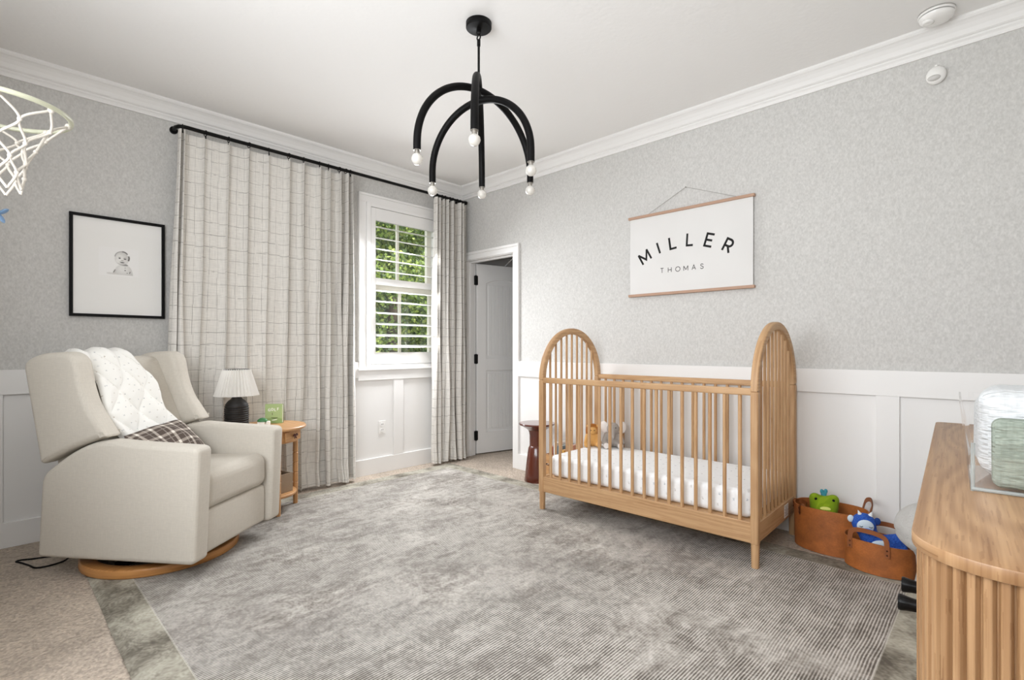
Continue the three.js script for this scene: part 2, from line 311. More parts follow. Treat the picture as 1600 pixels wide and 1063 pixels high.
// ---------------------------------------------------------------- closet door
{
  const w = structGroup('trim_8'), x0 = DOOR.x0, x1 = DOOR.x1, y1 = DOOR.y1;
  const prof = (a, b, d) => [[0, 0.016], [0.012, 0.022]];
  mesh('casing', mergeGeometries([box(x1, 0, 0, x1 + 0.052, y1, 0.016, 0.002), box(x1 + 0.052, 0, 0, x1 + 0.077, y1 + 0.052, 0.024, 0.003), box(0.0, y1, 0, x1 + 0.052, y1 + 0.052, 0.016, 0.002), box(0.0, y1 + 0.052, 0, x1 + 0.077, y1 + 0.077, 0.024, 0.003), box(0.001, 0, 0, x0, y1, 0.016)]), M.trim, w);
  mesh('jamb', mergeGeometries([box(x1 - 0.004, 0, -0.121, x1 + 0.002, y1, 0.002), box(x0 - 0.002, 0, -0.121, x0 + 0.004, y1, 0.002), box(x0, y1 - 0.006, -0.121, x1, y1 + 0.001, 0.002), box(x0, 0, -0.075, x0 + 0.016, y1, -0.045), box(x0, y1 - 0.02, -0.075, x1, y1, -0.045), box(x1 - 0.016, 0, -0.075, x1, y1, -0.045)]), M.trim, w);
  // leaf swung into the closet; local x runs from the hinge
  const d = structGroup('door_1'); d.position.set(x0 + 0.018, 0.012, -0.128); d.rotation.y = THREE.MathUtils.degToRad(77);
  const W = 0.645, H = 1.975, T = 0.035;
  const s = new THREE.Shape([[0, 0], [W, 0], [W, H], [0, H]].map((q) => new THREE.Vector2(...q)));
  const pan = [[0.115, 0.22, W - 0.115, 0.86], [0.115, 0.99, W - 0.115, H - 0.15]];
  pan.forEach(([a, b, e, f], i) => { const h = new THREE.Path(); h.moveTo(a, b); h.lineTo(e, b); if (i) { h.lineTo(e, f - 0.05); h.quadraticCurveTo((a + e) / 2, f + 0.05, a, f - 0.05); } else { h.lineTo(e, f); h.lineTo(a, f); } h.closePath(); s.holes.push(h); });
  const g = extr(s, T, 0.003, 2); g.translate(0, 0, -T); mesh('leaf', g, M.trim, d);
  pan.forEach(([a, b, e, f], i) => {
    mesh('panel', box(a - 0.01, b - 0.01, -T + 0.012, e + 0.01, f + (i ? 0.03 : 0.01), -0.014), M.trim, d);
    const n = 8, bw = (e - a - 0.05) / n; // beaded boards in the raised field
    for (let k = 0; k < n; k++) for (const sgn of [1]) mesh('board', box(a + 0.025 + k * bw + 0.0015, b + 0.03, -0.015, a + 0.025 + (k + 1) * bw - 0.0015, f - (i ? 0.065 : 0.03), -0.008, 0.0025), M.trim, d);
  });
  for (const y of [0.19, 0.985, 1.80]) { const h = mesh('hinge', box(-0.030, y - 0.048, -0.004, 0.012, y + 0.048, 0.005, 0.002), M.blackMetal, d); mesh('hinge_pin', new THREE.CylinderGeometry(0.008, 0.008, 0.104, 12).translate(-0.012, y, 0.006), M.blackMetal, h); }
  // wire shelf of the closet
  const sh = thing('wire_shelf', 'white wire closet shelf with bracket above the open door', 'shelf', [0, 0, 0]);
  const bars = []; for (let k = 0; k < 16; k++) bars.push(new THREE.CylinderGeometry(0.0025, 0.0025, 0.30, 6).rotateZ(Math.PI / 2).translate(0.152, 2.11, -0.50 - k * 0.05));
  for (const [x, y] of [[0.30, 2.11], [0.30, 2.075], [0.006, 2.11]]) bars.push(new THREE.CylinderGeometry(0.004, 0.004, 0.84, 6).rotateX(Math.PI / 2).translate(x, y, -0.92));
  bars.push(new THREE.CylinderGeometry(0.005, 0.005, 0.30, 6).rotateZ(Math.PI / 2).translate(0.152, 2.105, -0.497));
  mesh('wire_deck', mergeGeometries(bars), M.white, sh);
  mesh('bracket', mergeGeometries([tube([V(0.29, 2.105, -0.52), V(0.15, 2.03, -0.52), V(0.002, 1.92, -0.52)], 0.005, 8, 6), box(0.292, 2.03, -0.505, 0.308, 2.12, -0.49)]), M.white, sh);
}

// ---------------------------------------------------------------- outlet, detector, sensor
{
  const t = thing('wall_outlet', 'white double power outlet on the wainscot under the window', 'outlet', [0.006, 0.402, 0.947]);
  mesh('cover_plate', box(0, -0.058, -0.036, 0.006, 0.058, 0.036, 0.0025), M.plastic, t);
  for (const y of [-0.024, 0.024]) { const s = mesh('socket', new THREE.CylinderGeometry(0.0165, 0.0165, 0.004, 20).rotateZ(Math.PI / 2).translate(0.007, y, 0), M.white, t); mesh('slot', mergeGeometries([box(0.0085, y - 0.002, -0.008, 0.0095, y + 0.008, -0.005), box(0.0085, y - 0.002, 0.005, 0.0095, y + 0.008, 0.008)]), M.black, s); }
  const d = thing('smoke_detector', 'round white smoke detector on the ceiling', 'smoke detector', [3.772, CH, 0.205]);
  mesh('base', lathe([[0, 0], [0.072, 0], [0.072, -0.012], [0.066, -0.014], [0, -0.014]], 40), M.plastic, d);
  mesh('vent_ring', lathe([[0.060, -0.014], [0.060, -0.020], [0, -0.020]], 40), M.black, d);
  mesh('cover', lathe([[0.068, -0.018], [0.066, -0.028], [0.055, -0.040], [0.03, -0.046], [0, -0.046]], 40), M.plastic, d);
  mesh('sounder', lathe([[0.024, -0.040], [0.024, -0.052], [0.014, -0.054], [0, -0.052]], 24).translate(-0.03, 0.003, 0.02), M.plastic, d);
  const s = thing('motion_sensor', 'small white rounded sensor high on the wall below the ceiling', 'sensor', [3.757, 2.513, 0]);
  mesh('body', new THREE.SphereGeometry(0.045, 28, 20).scale(0.92, 1, 0.7).translate(0, 0, 0.018), M.plastic, s);
  mesh('lens', new THREE.SphereGeometry(0.026, 20, 14).scale(1, 0.55, 0.6).translate(-0.006, -0.02, 0.042), std('#c9c6c2', 0.2), s);
  mesh('clip', box(-0.006, 0.038, 0.004, 0.006, 0.056, 0.018, 0.003), M.plastic, s);
}

// ---------------------------------------------------------------- rug
{
  const x0 = 0.19, x1 = 3.84, z0 = 0.312, z1 = 3.07, w = x1 - x0, l = z1 - z0;
  const N = 2048;
  const height = (u0, v0, wantColour) => {
    const u = u0 + 0.016 * (fbm(u0, v0, 22, 22, 3, 301) - 0.5), v = v0 + 0.02 * (fbm(u0, v0, 20, 20, 3, 305) - 0.5);
    const X = u0 * w, Z = v0 * l, bx = Math.min(X, w - X), bz = Math.min(Z, l - Z), border = bx < 0.15 || bz < 0.15;
    const wob = 0.035 * (fbm(u, v, 5, 4, 2, 101) - 0.5) + 0.012 * (fbm(u, v, 16, 12, 2, 103) - 0.5);
    const mott = fbm(u, v, 14, 11, 4, 107), mid = fbm(u, v, 46, 26, 3, 111), streak = fbm(u, v, 150, 12, 2, 113), fine = fbm(u, v, 420, 360, 1, 117);
    const on = 0.25 + 0.75 * sstep(0.34, 0.6, fbm(u, v, 13, 10, 3, 119) + 0.12);
    const rib = 0.5 + 0.5 * Math.sin((X + wob) / 0.0103 * Math.PI * 2);
    const gap = border ? 0 : on * (0.65 + 0.35 * mid);
    const seam = (Math.abs(bx - 0.15) < 0.0035 && bz > 0.146 || Math.abs(bz - 0.15) < 0.0035 && bx > 0.146) ? 1 : 0;
    if (!wantColour) return border ? 150 + 60 * (fine - 0.5) + 50 * (mid - 0.5) : lerp(140, 40 + 190 * rib, gap) + 30 * (fine - 0.5) - 90 * seam;
    let k = 0.52 + 0.5 * (mott - 0.5) + 0.42 * (mid - 0.5) + 0.35 * (streak - 0.5) + 0.35 * (fine - 0.5) + 0.36 * (fbm(u, v, 110, 90, 2, 127) - 0.5);
    if (border) k = 0.42 + 1.1 * (fbm(u, v, 26, 22, 4, 131) - 0.5) + 0.5 * (mid - 0.5) + 0.3 * (fine - 0.5);
    k += gap * (rib - 0.5) * 1.15;
    const c = k < 0.5 ? mixc([92, 85, 78], [160, 154, 147], clamp(k * 2)) : mixc([160, 154, 147], [206, 201, 195], clamp(k * 2 - 1));
    const c2 = mixc(c, [c[0] * 0.98, c[1] * 0.985, c[2] * 0.93], border ? 0.9 : 0.15);
    return seam ? mixc(c2, [206, 202, 192], 0.5) : c2;
  };
  const map = tex(N, N, (u, v) => height(u, v, true)), bump = tex(N, N, (u, v) => height(u, v, false), false);
  M.rug = phys('#ffffff', 0.8, { map, bumpMap: bump, bumpScale: 0.004, sheen: 0.35, sheenRoughness: 0.5, sheenColor: new THREE.Color('#d8d4cc') });
  const nx = 120, nz = 100, H = 0.014;
  const g = grid(nx, nz, (u, v) => {
    const e = Math.min(u * w, (1 - u) * w, v * l, (1 - v) * l);
    const ex = 0.006 * (fbm(u * 0.5, v * 0.5, 14, 14, 2, 141) - 0.5);
    return [x0 + u * w + (u === 0 || u === 1 ? ex : 0), H * clamp(0.25 + e / 0.012), z0 + v * l + (v === 0 || v === 1 ? ex : 0)];
  });
  g.setIndex([...g.index.array].reverse()); g.computeVertexNormals();
  const r = mesh('area_rug', g, M.rug); tag(r, 'large distressed grey area rug with ribbed pile covering the carpet', 'rug');
}
const RUG = 0.0145;

// ---------------------------------------------------------------- curtains and rod
{
  const t = thing('curtain_rod', 'long black curtain rod under the crown moulding', 'curtain rod', [0, 0, 0]);
  const X = 0.115, Y = 2.572;
  mesh('rod', tube([V(0.012, Y, 2.535), V(0.09, Y, 2.535), V(X, Y, 2.51), V(X, Y, 2.40), V(X, Y, 1.3), V(X, Y, 0.14), V(X, Y, 0.055)], 0.0125, 80, 12), M.blackMetal, t);
  mesh('end_cap', new THREE.CylinderGeometry(0.017, 0.017, 0.022, 16).rotateX(Math.PI / 2).translate(X, Y, 0.055), M.blackMetal, t);
  for (const z of [0.085]) mesh('bracket', mergeGeometries([box(0.0, Y - 0.03, z - 0.012, 0.008, Y + 0.03, z + 0.012), box(0.0, Y - 0.018, z - 0.005, X, Y - 0.011, z + 0.005)]), M.blackMetal, t);
  mesh('bracket', new THREE.CylinderGeometry(0.024, 0.024, 0.014, 20).rotateZ(Math.PI / 2).translate(0.007, Y, 2.535), M.blackMetal, t);
  const ringG = new THREE.TorusGeometry(0.0185, 0.0028, 8, 24); // ring circles the rod
  function curtain(label, ringZ, zEnd, opt) {
    const c = thing('window_curtain', label, 'curtain', [0, 0, 0]);
    const zs = ringZ, n = zs.length - 1, cols = n * 34, rows = 64, top = Y - 0.03, bot = opt.bot ?? 0.022, base = opt.base ?? 0.098;
    const zAt = (k) => { const i = Math.min(n - 1, Math.floor(k)); return lerp(zs[i], zs[i + 1], k - i); };
    const amp = zs.map((_, i) => { const a = Math.abs(zs[Math.min(n, i + 1)] - zs[Math.max(0, i - 1)]) / (i === 0 || i === n ? 1 : 2); return clamp(0.056 - a * 0.24, opt.min ?? 0.018, 0.038); });
    const pt = (u, v) => {
      const k = u * n, i = Math.min(n - 1, Math.floor(k)), f = k - i, y = lerp(bot, top, v), h = 1 - v;
      const a = lerp(amp[i], amp[i + 1], f) * (1 + 0.35 * Math.sin(i * 2.3 + 0.7));
      const d = Math.min(f, 1 - f) * Math.abs(zs[i + 1] - zs[i]);
      const ridge = Math.exp(-((d / 0.011) ** 2)), wave = 0.5 + 0.5 * Math.cos(f * Math.PI * 2);
      const soft = sstep(0.02, 0.75, h), wv = Math.pow(wave, lerp(2.6, 1.25, soft));
      const fold = lerp(0.55 * ridge + 0.45 * wv, wv, soft);
      const drift = 0.010 * Math.sin(u * 17 + y * 2.1) * soft + 0.006 * Math.sin(u * 41 - y * 3.3 + 1) * soft;
      const lean = (opt.lean ?? 0) * (f - 0.5) * 0;
      const z = zAt(k) + opt.sway * Math.sin(f * Math.PI * 2) * a * (0.35 + 0.75 * soft) + (opt.flare ?? (() => 0))(u, h) + 0.006 * Math.sin(u * 23 + y * 4) * soft + lean;
      const kick = (opt.kick ?? 0) * sstep(0.94, 1, h) * (0.5 + 0.5 * Math.sin(u * 31));
      return [base - 0.018 + fold * a * 1.75 + drift + kick, y + (h > 0.985 ? 0.006 * Math.sin(u * 40) : 0), z];
    };
    const arc = [0]; for (let i = 1; i <= cols; i++) { const p = pt((i - 1) / cols, 0.5), q = pt(i / cols, 0.5); arc.push(arc[i - 1] + Math.hypot(p[0] - q[0], p[2] - q[2])); }
    const g = grid(cols, rows, pt, (u, v) => [arc[Math.round(u * cols)], lerp(bot, top, v)]);
    mesh('panel_cloth', g, M.curtain, c);
    const hem = grid(cols, 4, (u, v) => { const q = pt(u, 0.052 * v); return [q[0] + 0.0016, q[1] + 0.001, q[2]]; }, (u, v) => [arc[Math.round(u * cols)], lerp(bot, bot + 0.13, v)]);
    mesh('hem', hem, M.curtain, c);
    zs.slice(opt.skip ?? 0).forEach((z, i) => { const r = mesh('ring', ringG, M.blackMetal, c, [X, Y - 0.004, z], [0, rr(-0.35, 0.35), 0]); mesh('clip', box(-0.003, -0.036, -0.004, 0.003, -0.016, 0.004), M.blackMetal, r); });
    return c;
  }
  curtain('wide off-white checked curtain behind the lamp', [2.525, 2.508, 2.374, 2.231, 2.097, 1.96, 1.815, 1.702, 1.574, 1.50, 1.407, 1.351, 1.312], 0, { sway: 0.9, min: 0.016, skip: 1, kick: 0.03, flare: (u, h) => 0.06 * h * (1 - u) - 0.0 * h });
  const rz = []; for (let i = 0; i <= 8; i++) rz.push(lerp(0.455, 0.075, i / 8) + (i % 2 ? 0.006 : -0.006));
  curtain('bunched off-white checked curtain in the corner beside the window', rz, 0, { sway: 0.75, min: 0.030, base: 0.108, kick: 0.01, flare: (u, h) => 0.012 * h * (0.5 - u) * 2 });
}

// ---------------------------------------------------------------- framed portrait
{
  const cv = document.createElement('canvas'); cv.width = 768; cv.height = 1000; const c = cv.getContext('2d');
  c.fillStyle = '#eeece8'; c.fillRect(0, 0, 768, 1000);
  c.fillStyle = '#f0eeeb'; c.fillRect(210, 290, 345, 300);
  const E = (x, y, a, b, r, f) => { c.fillStyle = f; c.beginPath(); c.ellipse(x, y, a, b, r, 0, 7); c.fill(); };
  const ox = 405, oy = 395; // infant sitting in a plain buttoned shirt
  c.save(); c.beginPath(); c.rect(210, 290, 345, 282); c.clip();
  const rad = (x, y, r, a, b) => { const g = c.createRadialGradient(x, y, r * 0.2, x, y, r); g.addColorStop(0, a); g.addColorStop(1, b); return g; };
  c.filter = 'blur(2.5px)';
  c.fillStyle = rad(ox + 10, oy + 110, 120, '#e6e4e0', '#c4c1bc'); c.beginPath(); c.moveTo(ox - 64, oy + 180); c.bezierCurveTo(ox - 60, oy + 100, ox - 42, oy + 84, ox - 12, oy + 70); c.lineTo(ox + 40, oy + 70); c.bezierCurveTo(ox + 80, oy + 82, ox + 90, oy + 110, ox + 100, oy + 182); c.closePath(); c.fill();
  E(ox - 84, oy + 170, 46, 12, 0.1, '#dbd8d3'); E(ox - 62, oy + 150, 12, 26, 0.4, '#cfccc7');
  E(ox + 16, oy + 66, 40, 11, 0.12, '#8d8a86');
  E(ox, oy + 4, 60, 68, 0.1, rad(ox - 14, oy - 2, 86, '#eae8e4', '#c2bfba'));
  E(ox - 26, oy + 30, 26, 22, 0, '#e9e7e3'); E(ox + 34, oy + 34, 24, 20, 0, '#dddad6');
  c.strokeStyle = '#8f8b86'; c.lineWidth = 7; c.beginPath(); c.moveTo(ox - 58, oy - 14); c.bezierCurveTo(ox - 52, oy - 66, ox + 4, oy - 84, ox + 40, oy - 58); c.stroke();
  c.strokeStyle = '#4d4945'; c.lineWidth = 9; c.beginPath(); c.moveTo(ox + 4, oy - 70); c.bezierCurveTo(ox + 26, oy - 74, ox + 40, oy - 60, ox + 50, oy - 46); c.stroke();
  c.lineWidth = 11; c.beginPath(); c.moveTo(ox + 60, oy - 28); c.quadraticCurveTo(ox + 70, oy - 4, ox + 58, oy + 22); c.stroke();
  c.filter = 'blur(1.4px)';
  E(ox - 18, oy + 0, 9, 6, 0.1, '#35322f'); E(ox + 28, oy + 5, 12, 5, 0.15, '#35322f');
  E(ox - 18, oy - 12, 14, 2.5, -0.1, '#b5b1ab'); E(ox + 30, oy - 9, 14, 2.5, 0.2, '#a9a59f');
  E(ox + 6, oy + 24, 13, 5, 0.1, '#b3afa9');
  c.fillStyle = '#22201e'; c.beginPath(); c.moveTo(ox - 20, oy + 37); c.quadraticCurveTo(ox + 10, oy + 42, ox + 26, oy + 41); c.quadraticCurveTo(ox + 8, oy + 58, ox - 20, oy + 37); c.fill();
  E(ox + 30, oy + 126, 6, 6, 0, '#6b6762'); E(ox + 30, oy + 100, 4, 4, 0, '#8b8782'); E(ox + 48, oy + 154, 5, 4, 0, '#77736e');
  c.strokeStyle = '#6f6b66'; c.lineWidth = 7; c.beginPath(); c.moveTo(ox - 70, oy + 156); c.lineTo(ox - 56, oy + 124); c.moveTo(ox + 68, oy + 158); c.lineTo(ox + 74, oy + 136); c.stroke();
  c.filter = 'none';
  c.restore();
  const tx = new THREE.CanvasTexture(cv); tx.colorSpace = THREE.SRGBColorSpace; tx.magFilter = THREE.LinearFilter;
  const y0 = 1.304, y1 = 1.925, z0 = 2.588, z1 = 3.066;
  const t = thing('framed_portrait', 'thin black framed baby portrait with a wide white mat', 'picture frame', [0.004, (y0 + y1) / 2, (z0 + z1) / 2]);
  const w = z1 - z0, h = y1 - y0, s = new THREE.Shape([[-w / 2, -h / 2], [w / 2, -h / 2], [w / 2, h / 2], [-w / 2, h / 2]].map((q) => new THREE.Vector2(...q)));
  const b = 0.017; s.holes.push(new THREE.Path([[-w / 2 + b, -h / 2 + b], [-w / 2 + b, h / 2 - b], [w / 2 - b, h / 2 - b], [w / 2 - b, -h / 2 + b]].map((q) => new THREE.Vector2(...q))));
  const g = extr(s, 0.022, 0.0015, 2); g.rotateY(Math.PI / 2); mesh('frame', g, M.black, t);
  const pg = new THREE.PlaneGeometry(w - 2 * b + 0.004, h - 2 * b + 0.004); pg.rotateY(Math.PI / 2);
  const bd = new THREE.BoxGeometry(0.005, h - 0.01, w - 0.01); mesh('backing', bd, M.black, t, [0.003, 0, 0]);
  mesh('print', pg, std('#ffffff', 0.7, { map: tx }), t, [0.008, 0, 0]);
  mesh('glass_pane', new THREE.BoxGeometry(0.002, h - 2 * b + 0.002, w - 2 * b + 0.002), M.pictureGlass, t, [0.013, 0, 0]);
}

// ---------------------------------------------------------------- name banner
{
  const cv = document.createElement('canvas'), W = 1536, H = 976; cv.width = W; cv.height = H; const c = cv.getContext('2d');
  c.fillStyle = '#dddbd8'; c.fillRect(0, 0, W, H); c.lineJoin = 'miter'; c.lineCap = 'butt';
  const S = W / 0.90; // px per metre
  const glyph = { // cap height 1, widths
    M: [0.95, [[0, 0, 0, 1, 0.475, 0.22, 0.95, 1, 0.95, 0]]], I: [0, [[0, 0, 0, 1]]], L: [0.56, [[0, 1, 0, 0.0, 0.56, 0.0]]], E: [0.62, [[0.62, 1, 0, 1, 0, 0, 0.62, 0], [0, 0.5, 0.55, 0.5]]],
    T: [0.72, [[0, 1, 0.72, 1], [0.36, 1, 0.36, 0]]], H: [0.72, [[0, 0, 0, 1], [0.72, 0, 0.72, 1], [0, 0.5, 0.72, 0.5]]], A: [0.82, [[0, 0, 0.41, 1, 0.82, 0], [0.14, 0.33, 0.68, 0.33]]],
  };
  function draw(ch, cap) {
    c.beginPath();
    if (ch === 'O') { c.ellipse(0, -cap / 2, cap * 0.49, cap * 0.49, 0, 0, 7); c.stroke(); return; }
    if (ch === 'S') { const k = cap; c.moveTo(0.27 * k, -0.80 * k); c.bezierCurveTo(0.1 * k, -1.12 * k, -0.32 * k, -0.98 * k, -0.26 * k, -0.70 * k); c.bezierCurveTo(-0.2 * k, -0.46 * k, 0.3 * k, -0.56 * k, 0.28 * k, -0.24 * k); c.bezierCurveTo(0.24 * k, 0.1 * k, -0.22 * k, 0.06 * k, -0.3 * k, -0.22 * k); c.stroke(); return; }
    if (ch === 'R') { const k = cap, x = -0.3 * k; c.moveTo(x, 0); c.lineTo(x, -k); c.lineTo(x + 0.32 * k, -k); c.arc(x + 0.32 * k, -k * 0.73, 0.27 * k, -Math.PI / 2, Math.PI / 2); c.lineTo(x, -0.46 * k); c.moveTo(x + 0.3 * k, -0.46 * k); c.lineTo(x + 0.62 * k, 0); c.stroke(); return; }
    const [w, ls] = glyph[ch];
    for (const l of ls) for (let i = 0; i < l.length; i += 2) { const x = (l[i] - w / 2) * cap, y = -l[i + 1] * cap; if (i) c.lineTo(x, y); else c.moveTo(x, y); }
    c.stroke();
  }
  c.strokeStyle = '#141312'; c.lineWidth = 0.0145 * S; c.miterLimit = 3;
  const R = 0.575 * S, cx = 0.482 * W, cy = H * (1 - 0.555) + R, cap = 0.082 * S;
  [['M', -30], ['I', -18.5], ['L', -8.2], ['L', 4], ['E', 17], ['R', 30]].forEach(([ch, a]) => { c.save(); c.translate(cx, cy); c.rotate(a * Math.PI / 180); c.translate(0, -R); draw(ch, cap); c.restore(); });
  c.strokeStyle = '#4a4846'; c.lineWidth = 0.0046 * S;
  'THOMAS'.split('').forEach((ch, i) => { c.save(); c.translate(W * lerp(0.295, 0.625, i / 5), H * (1 - 0.253)); draw(ch, 0.033 * S); c.restore(); });
  const tx = new THREE.CanvasTexture(cv); tx.colorSpace = THREE.SRGBColorSpace; tx.magFilter = THREE.LinearFilter;
  const x0 = 1.975, x1 = 2.862, y0 = 1.508, y1 = 2.082;
  const t = thing('name_banner', 'white cloth name banner between two wooden rods on the wall', 'banner', [(x0 + x1) / 2, 0, 0.004]);
  const w = x1 - x0, front = grid(40, 20, (u, v) => [(u - 0.5) * w, lerp(y0, y1, v), 0.014 + 0.004 * Math.sin(u * 9) * Math.sin(v * Math.PI) + 0.003 * Math.sin(u * 21 + v * 4) * Math.sin(v * Math.PI)]);
  const cl = mesh('cloth', front, std('#ffffff', 0.9, { map: tx, side: THREE.DoubleSide }), t);
  for (const y of [y0 - 0.004, y1 + 0.004]) mesh('rod', uvBox(new RoundedBoxGeometry(w + 0.022, 0.019, 0.026, 2, 0.003).translate(0, y, 0.014), 'x', 1), M.beech, t);
  const xm = 2.41 - (x0 + x1) / 2;
  mesh('hanging_cord', mergeGeometries([tube([V(-w / 2 + 0.14, y1 + 0.01, 0.014), V(xm, 2.238, 0.006)], 0.0016, 4, 5), tube([V(w / 2 - 0.09, y1 + 0.01, 0.014), V(xm, 2.238, 0.006)], 0.0016, 4, 5)]), std('#a9a6a2', 0.8), t);
  mesh('nail', new THREE.CylinderGeometry(0.003, 0.003, 0.014, 8).rotateX(Math.PI / 2).translate(xm, 2.238, 0.004), std('#8c8a86', 0.4, { metalness: 0.8 }), t);
}

// ---------------------------------------------------------------- chandelier
{
  const cxz = [2.117, 1.694], t = thing('chandelier', 'black chandelier of three crossed arches with small globe bulbs', 'chandelier', [cxz[0], 0, cxz[1]]);
  mesh('canopy', lathe([[0, CH - 0.001], [0.064, CH - 0.001], [0.064, CH - 0.026], [0.060, CH - 0.030], [0.012, CH - 0.030], [0.012, CH - 0.04], [0, CH - 0.04]], 40), M.black, t);
  mesh('swivel', mergeGeometries([new THREE.SphereGeometry(0.013, 16, 12).translate(0, CH - 0.05, 0), new THREE.TorusGeometry(0.012, 0.0035, 8, 18).translate(0, CH - 0.073, 0), new THREE.CylinderGeometry(0.009, 0.009, 0.03, 12).translate(0, CH - 0.1, 0)]), M.blackMetal, t);
  mesh('rod', new THREE.CylinderGeometry(0.0062, 0.0062, 0.26, 12).translate(0, CH - 0.10 - 0.13, 0), M.blackMetal, t);
  const F = [-Math.sin(YAW), -Math.cos(YAW)], Rr = [Math.cos(YAW), -Math.sin(YAW)];
    M.bulb = phys('#efece6', 0.12, { transmission: 0.45, thickness: 0, ior: 1.45 });
  M.bulbCore = std('#e9e4da', 0.6);
  for (const [deg, apex, R, leg] of [[91, 2.425, 0.383, 0.004], [41, 2.403, 0.352, 0.038], [-31, 2.348, 0.298, 0.062]]) {
    const a = deg * Math.PI / 180, dx = Math.cos(a) * Rr[0] + Math.sin(a) * F[0], dz = Math.cos(a) * Rr[1] + Math.sin(a) * F[1];
    const pts = [];
    pts.push(V(-R * dx, apex - R - leg, -R * dz));
    for (let k = 0; k <= 24; k++) { const q = Math.PI * k / 24; pts.push(V(-Math.cos(q) * R * dx, apex - R + Math.sin(q) * R, -Math.cos(q) * R * dz)); }
    pts.push(V(R * dx, apex - R - leg, R * dz));
    const arm = mesh('arch', tube(pts, 0.0175, 96, 14), M.black, t);
    for (const s of [-1, 1]) {
      const b = [s * R * dx, apex - R - leg, s * R * dz];
      mesh('socket', mergeGeometries([new THREE.CylinderGeometry(0.0175, 0.0175, 0.002, 16), new THREE.CylinderGeometry(0.0115, 0.0115, 0.018, 14).translate(0, -0.009, 0)]).translate(...b), std('#9b968e', 0.35, { metalness: 0.7 }), arm);
      const g = lathe([[0.0, -0.066], [0.012, -0.064], [0.021, -0.056], [0.0265, -0.042], [0.024, -0.029], [0.016, -0.020], [0.010, -0.015]], 24).translate(...b);
      const bl = mesh('bulb', g, M.bulb, t);
      mesh('filament_core', new THREE.SphereGeometry(0.006, 10, 8).scale(1, 2.2, 1).translate(b[0], b[1] - 0.036, b[2]), M.bulbCore, bl);
    }
  }
  mesh('hub', new THREE.CylinderGeometry(0.012, 0.012, 0.115, 14).translate(0, 2.40, 0), M.blackMetal, t);
}

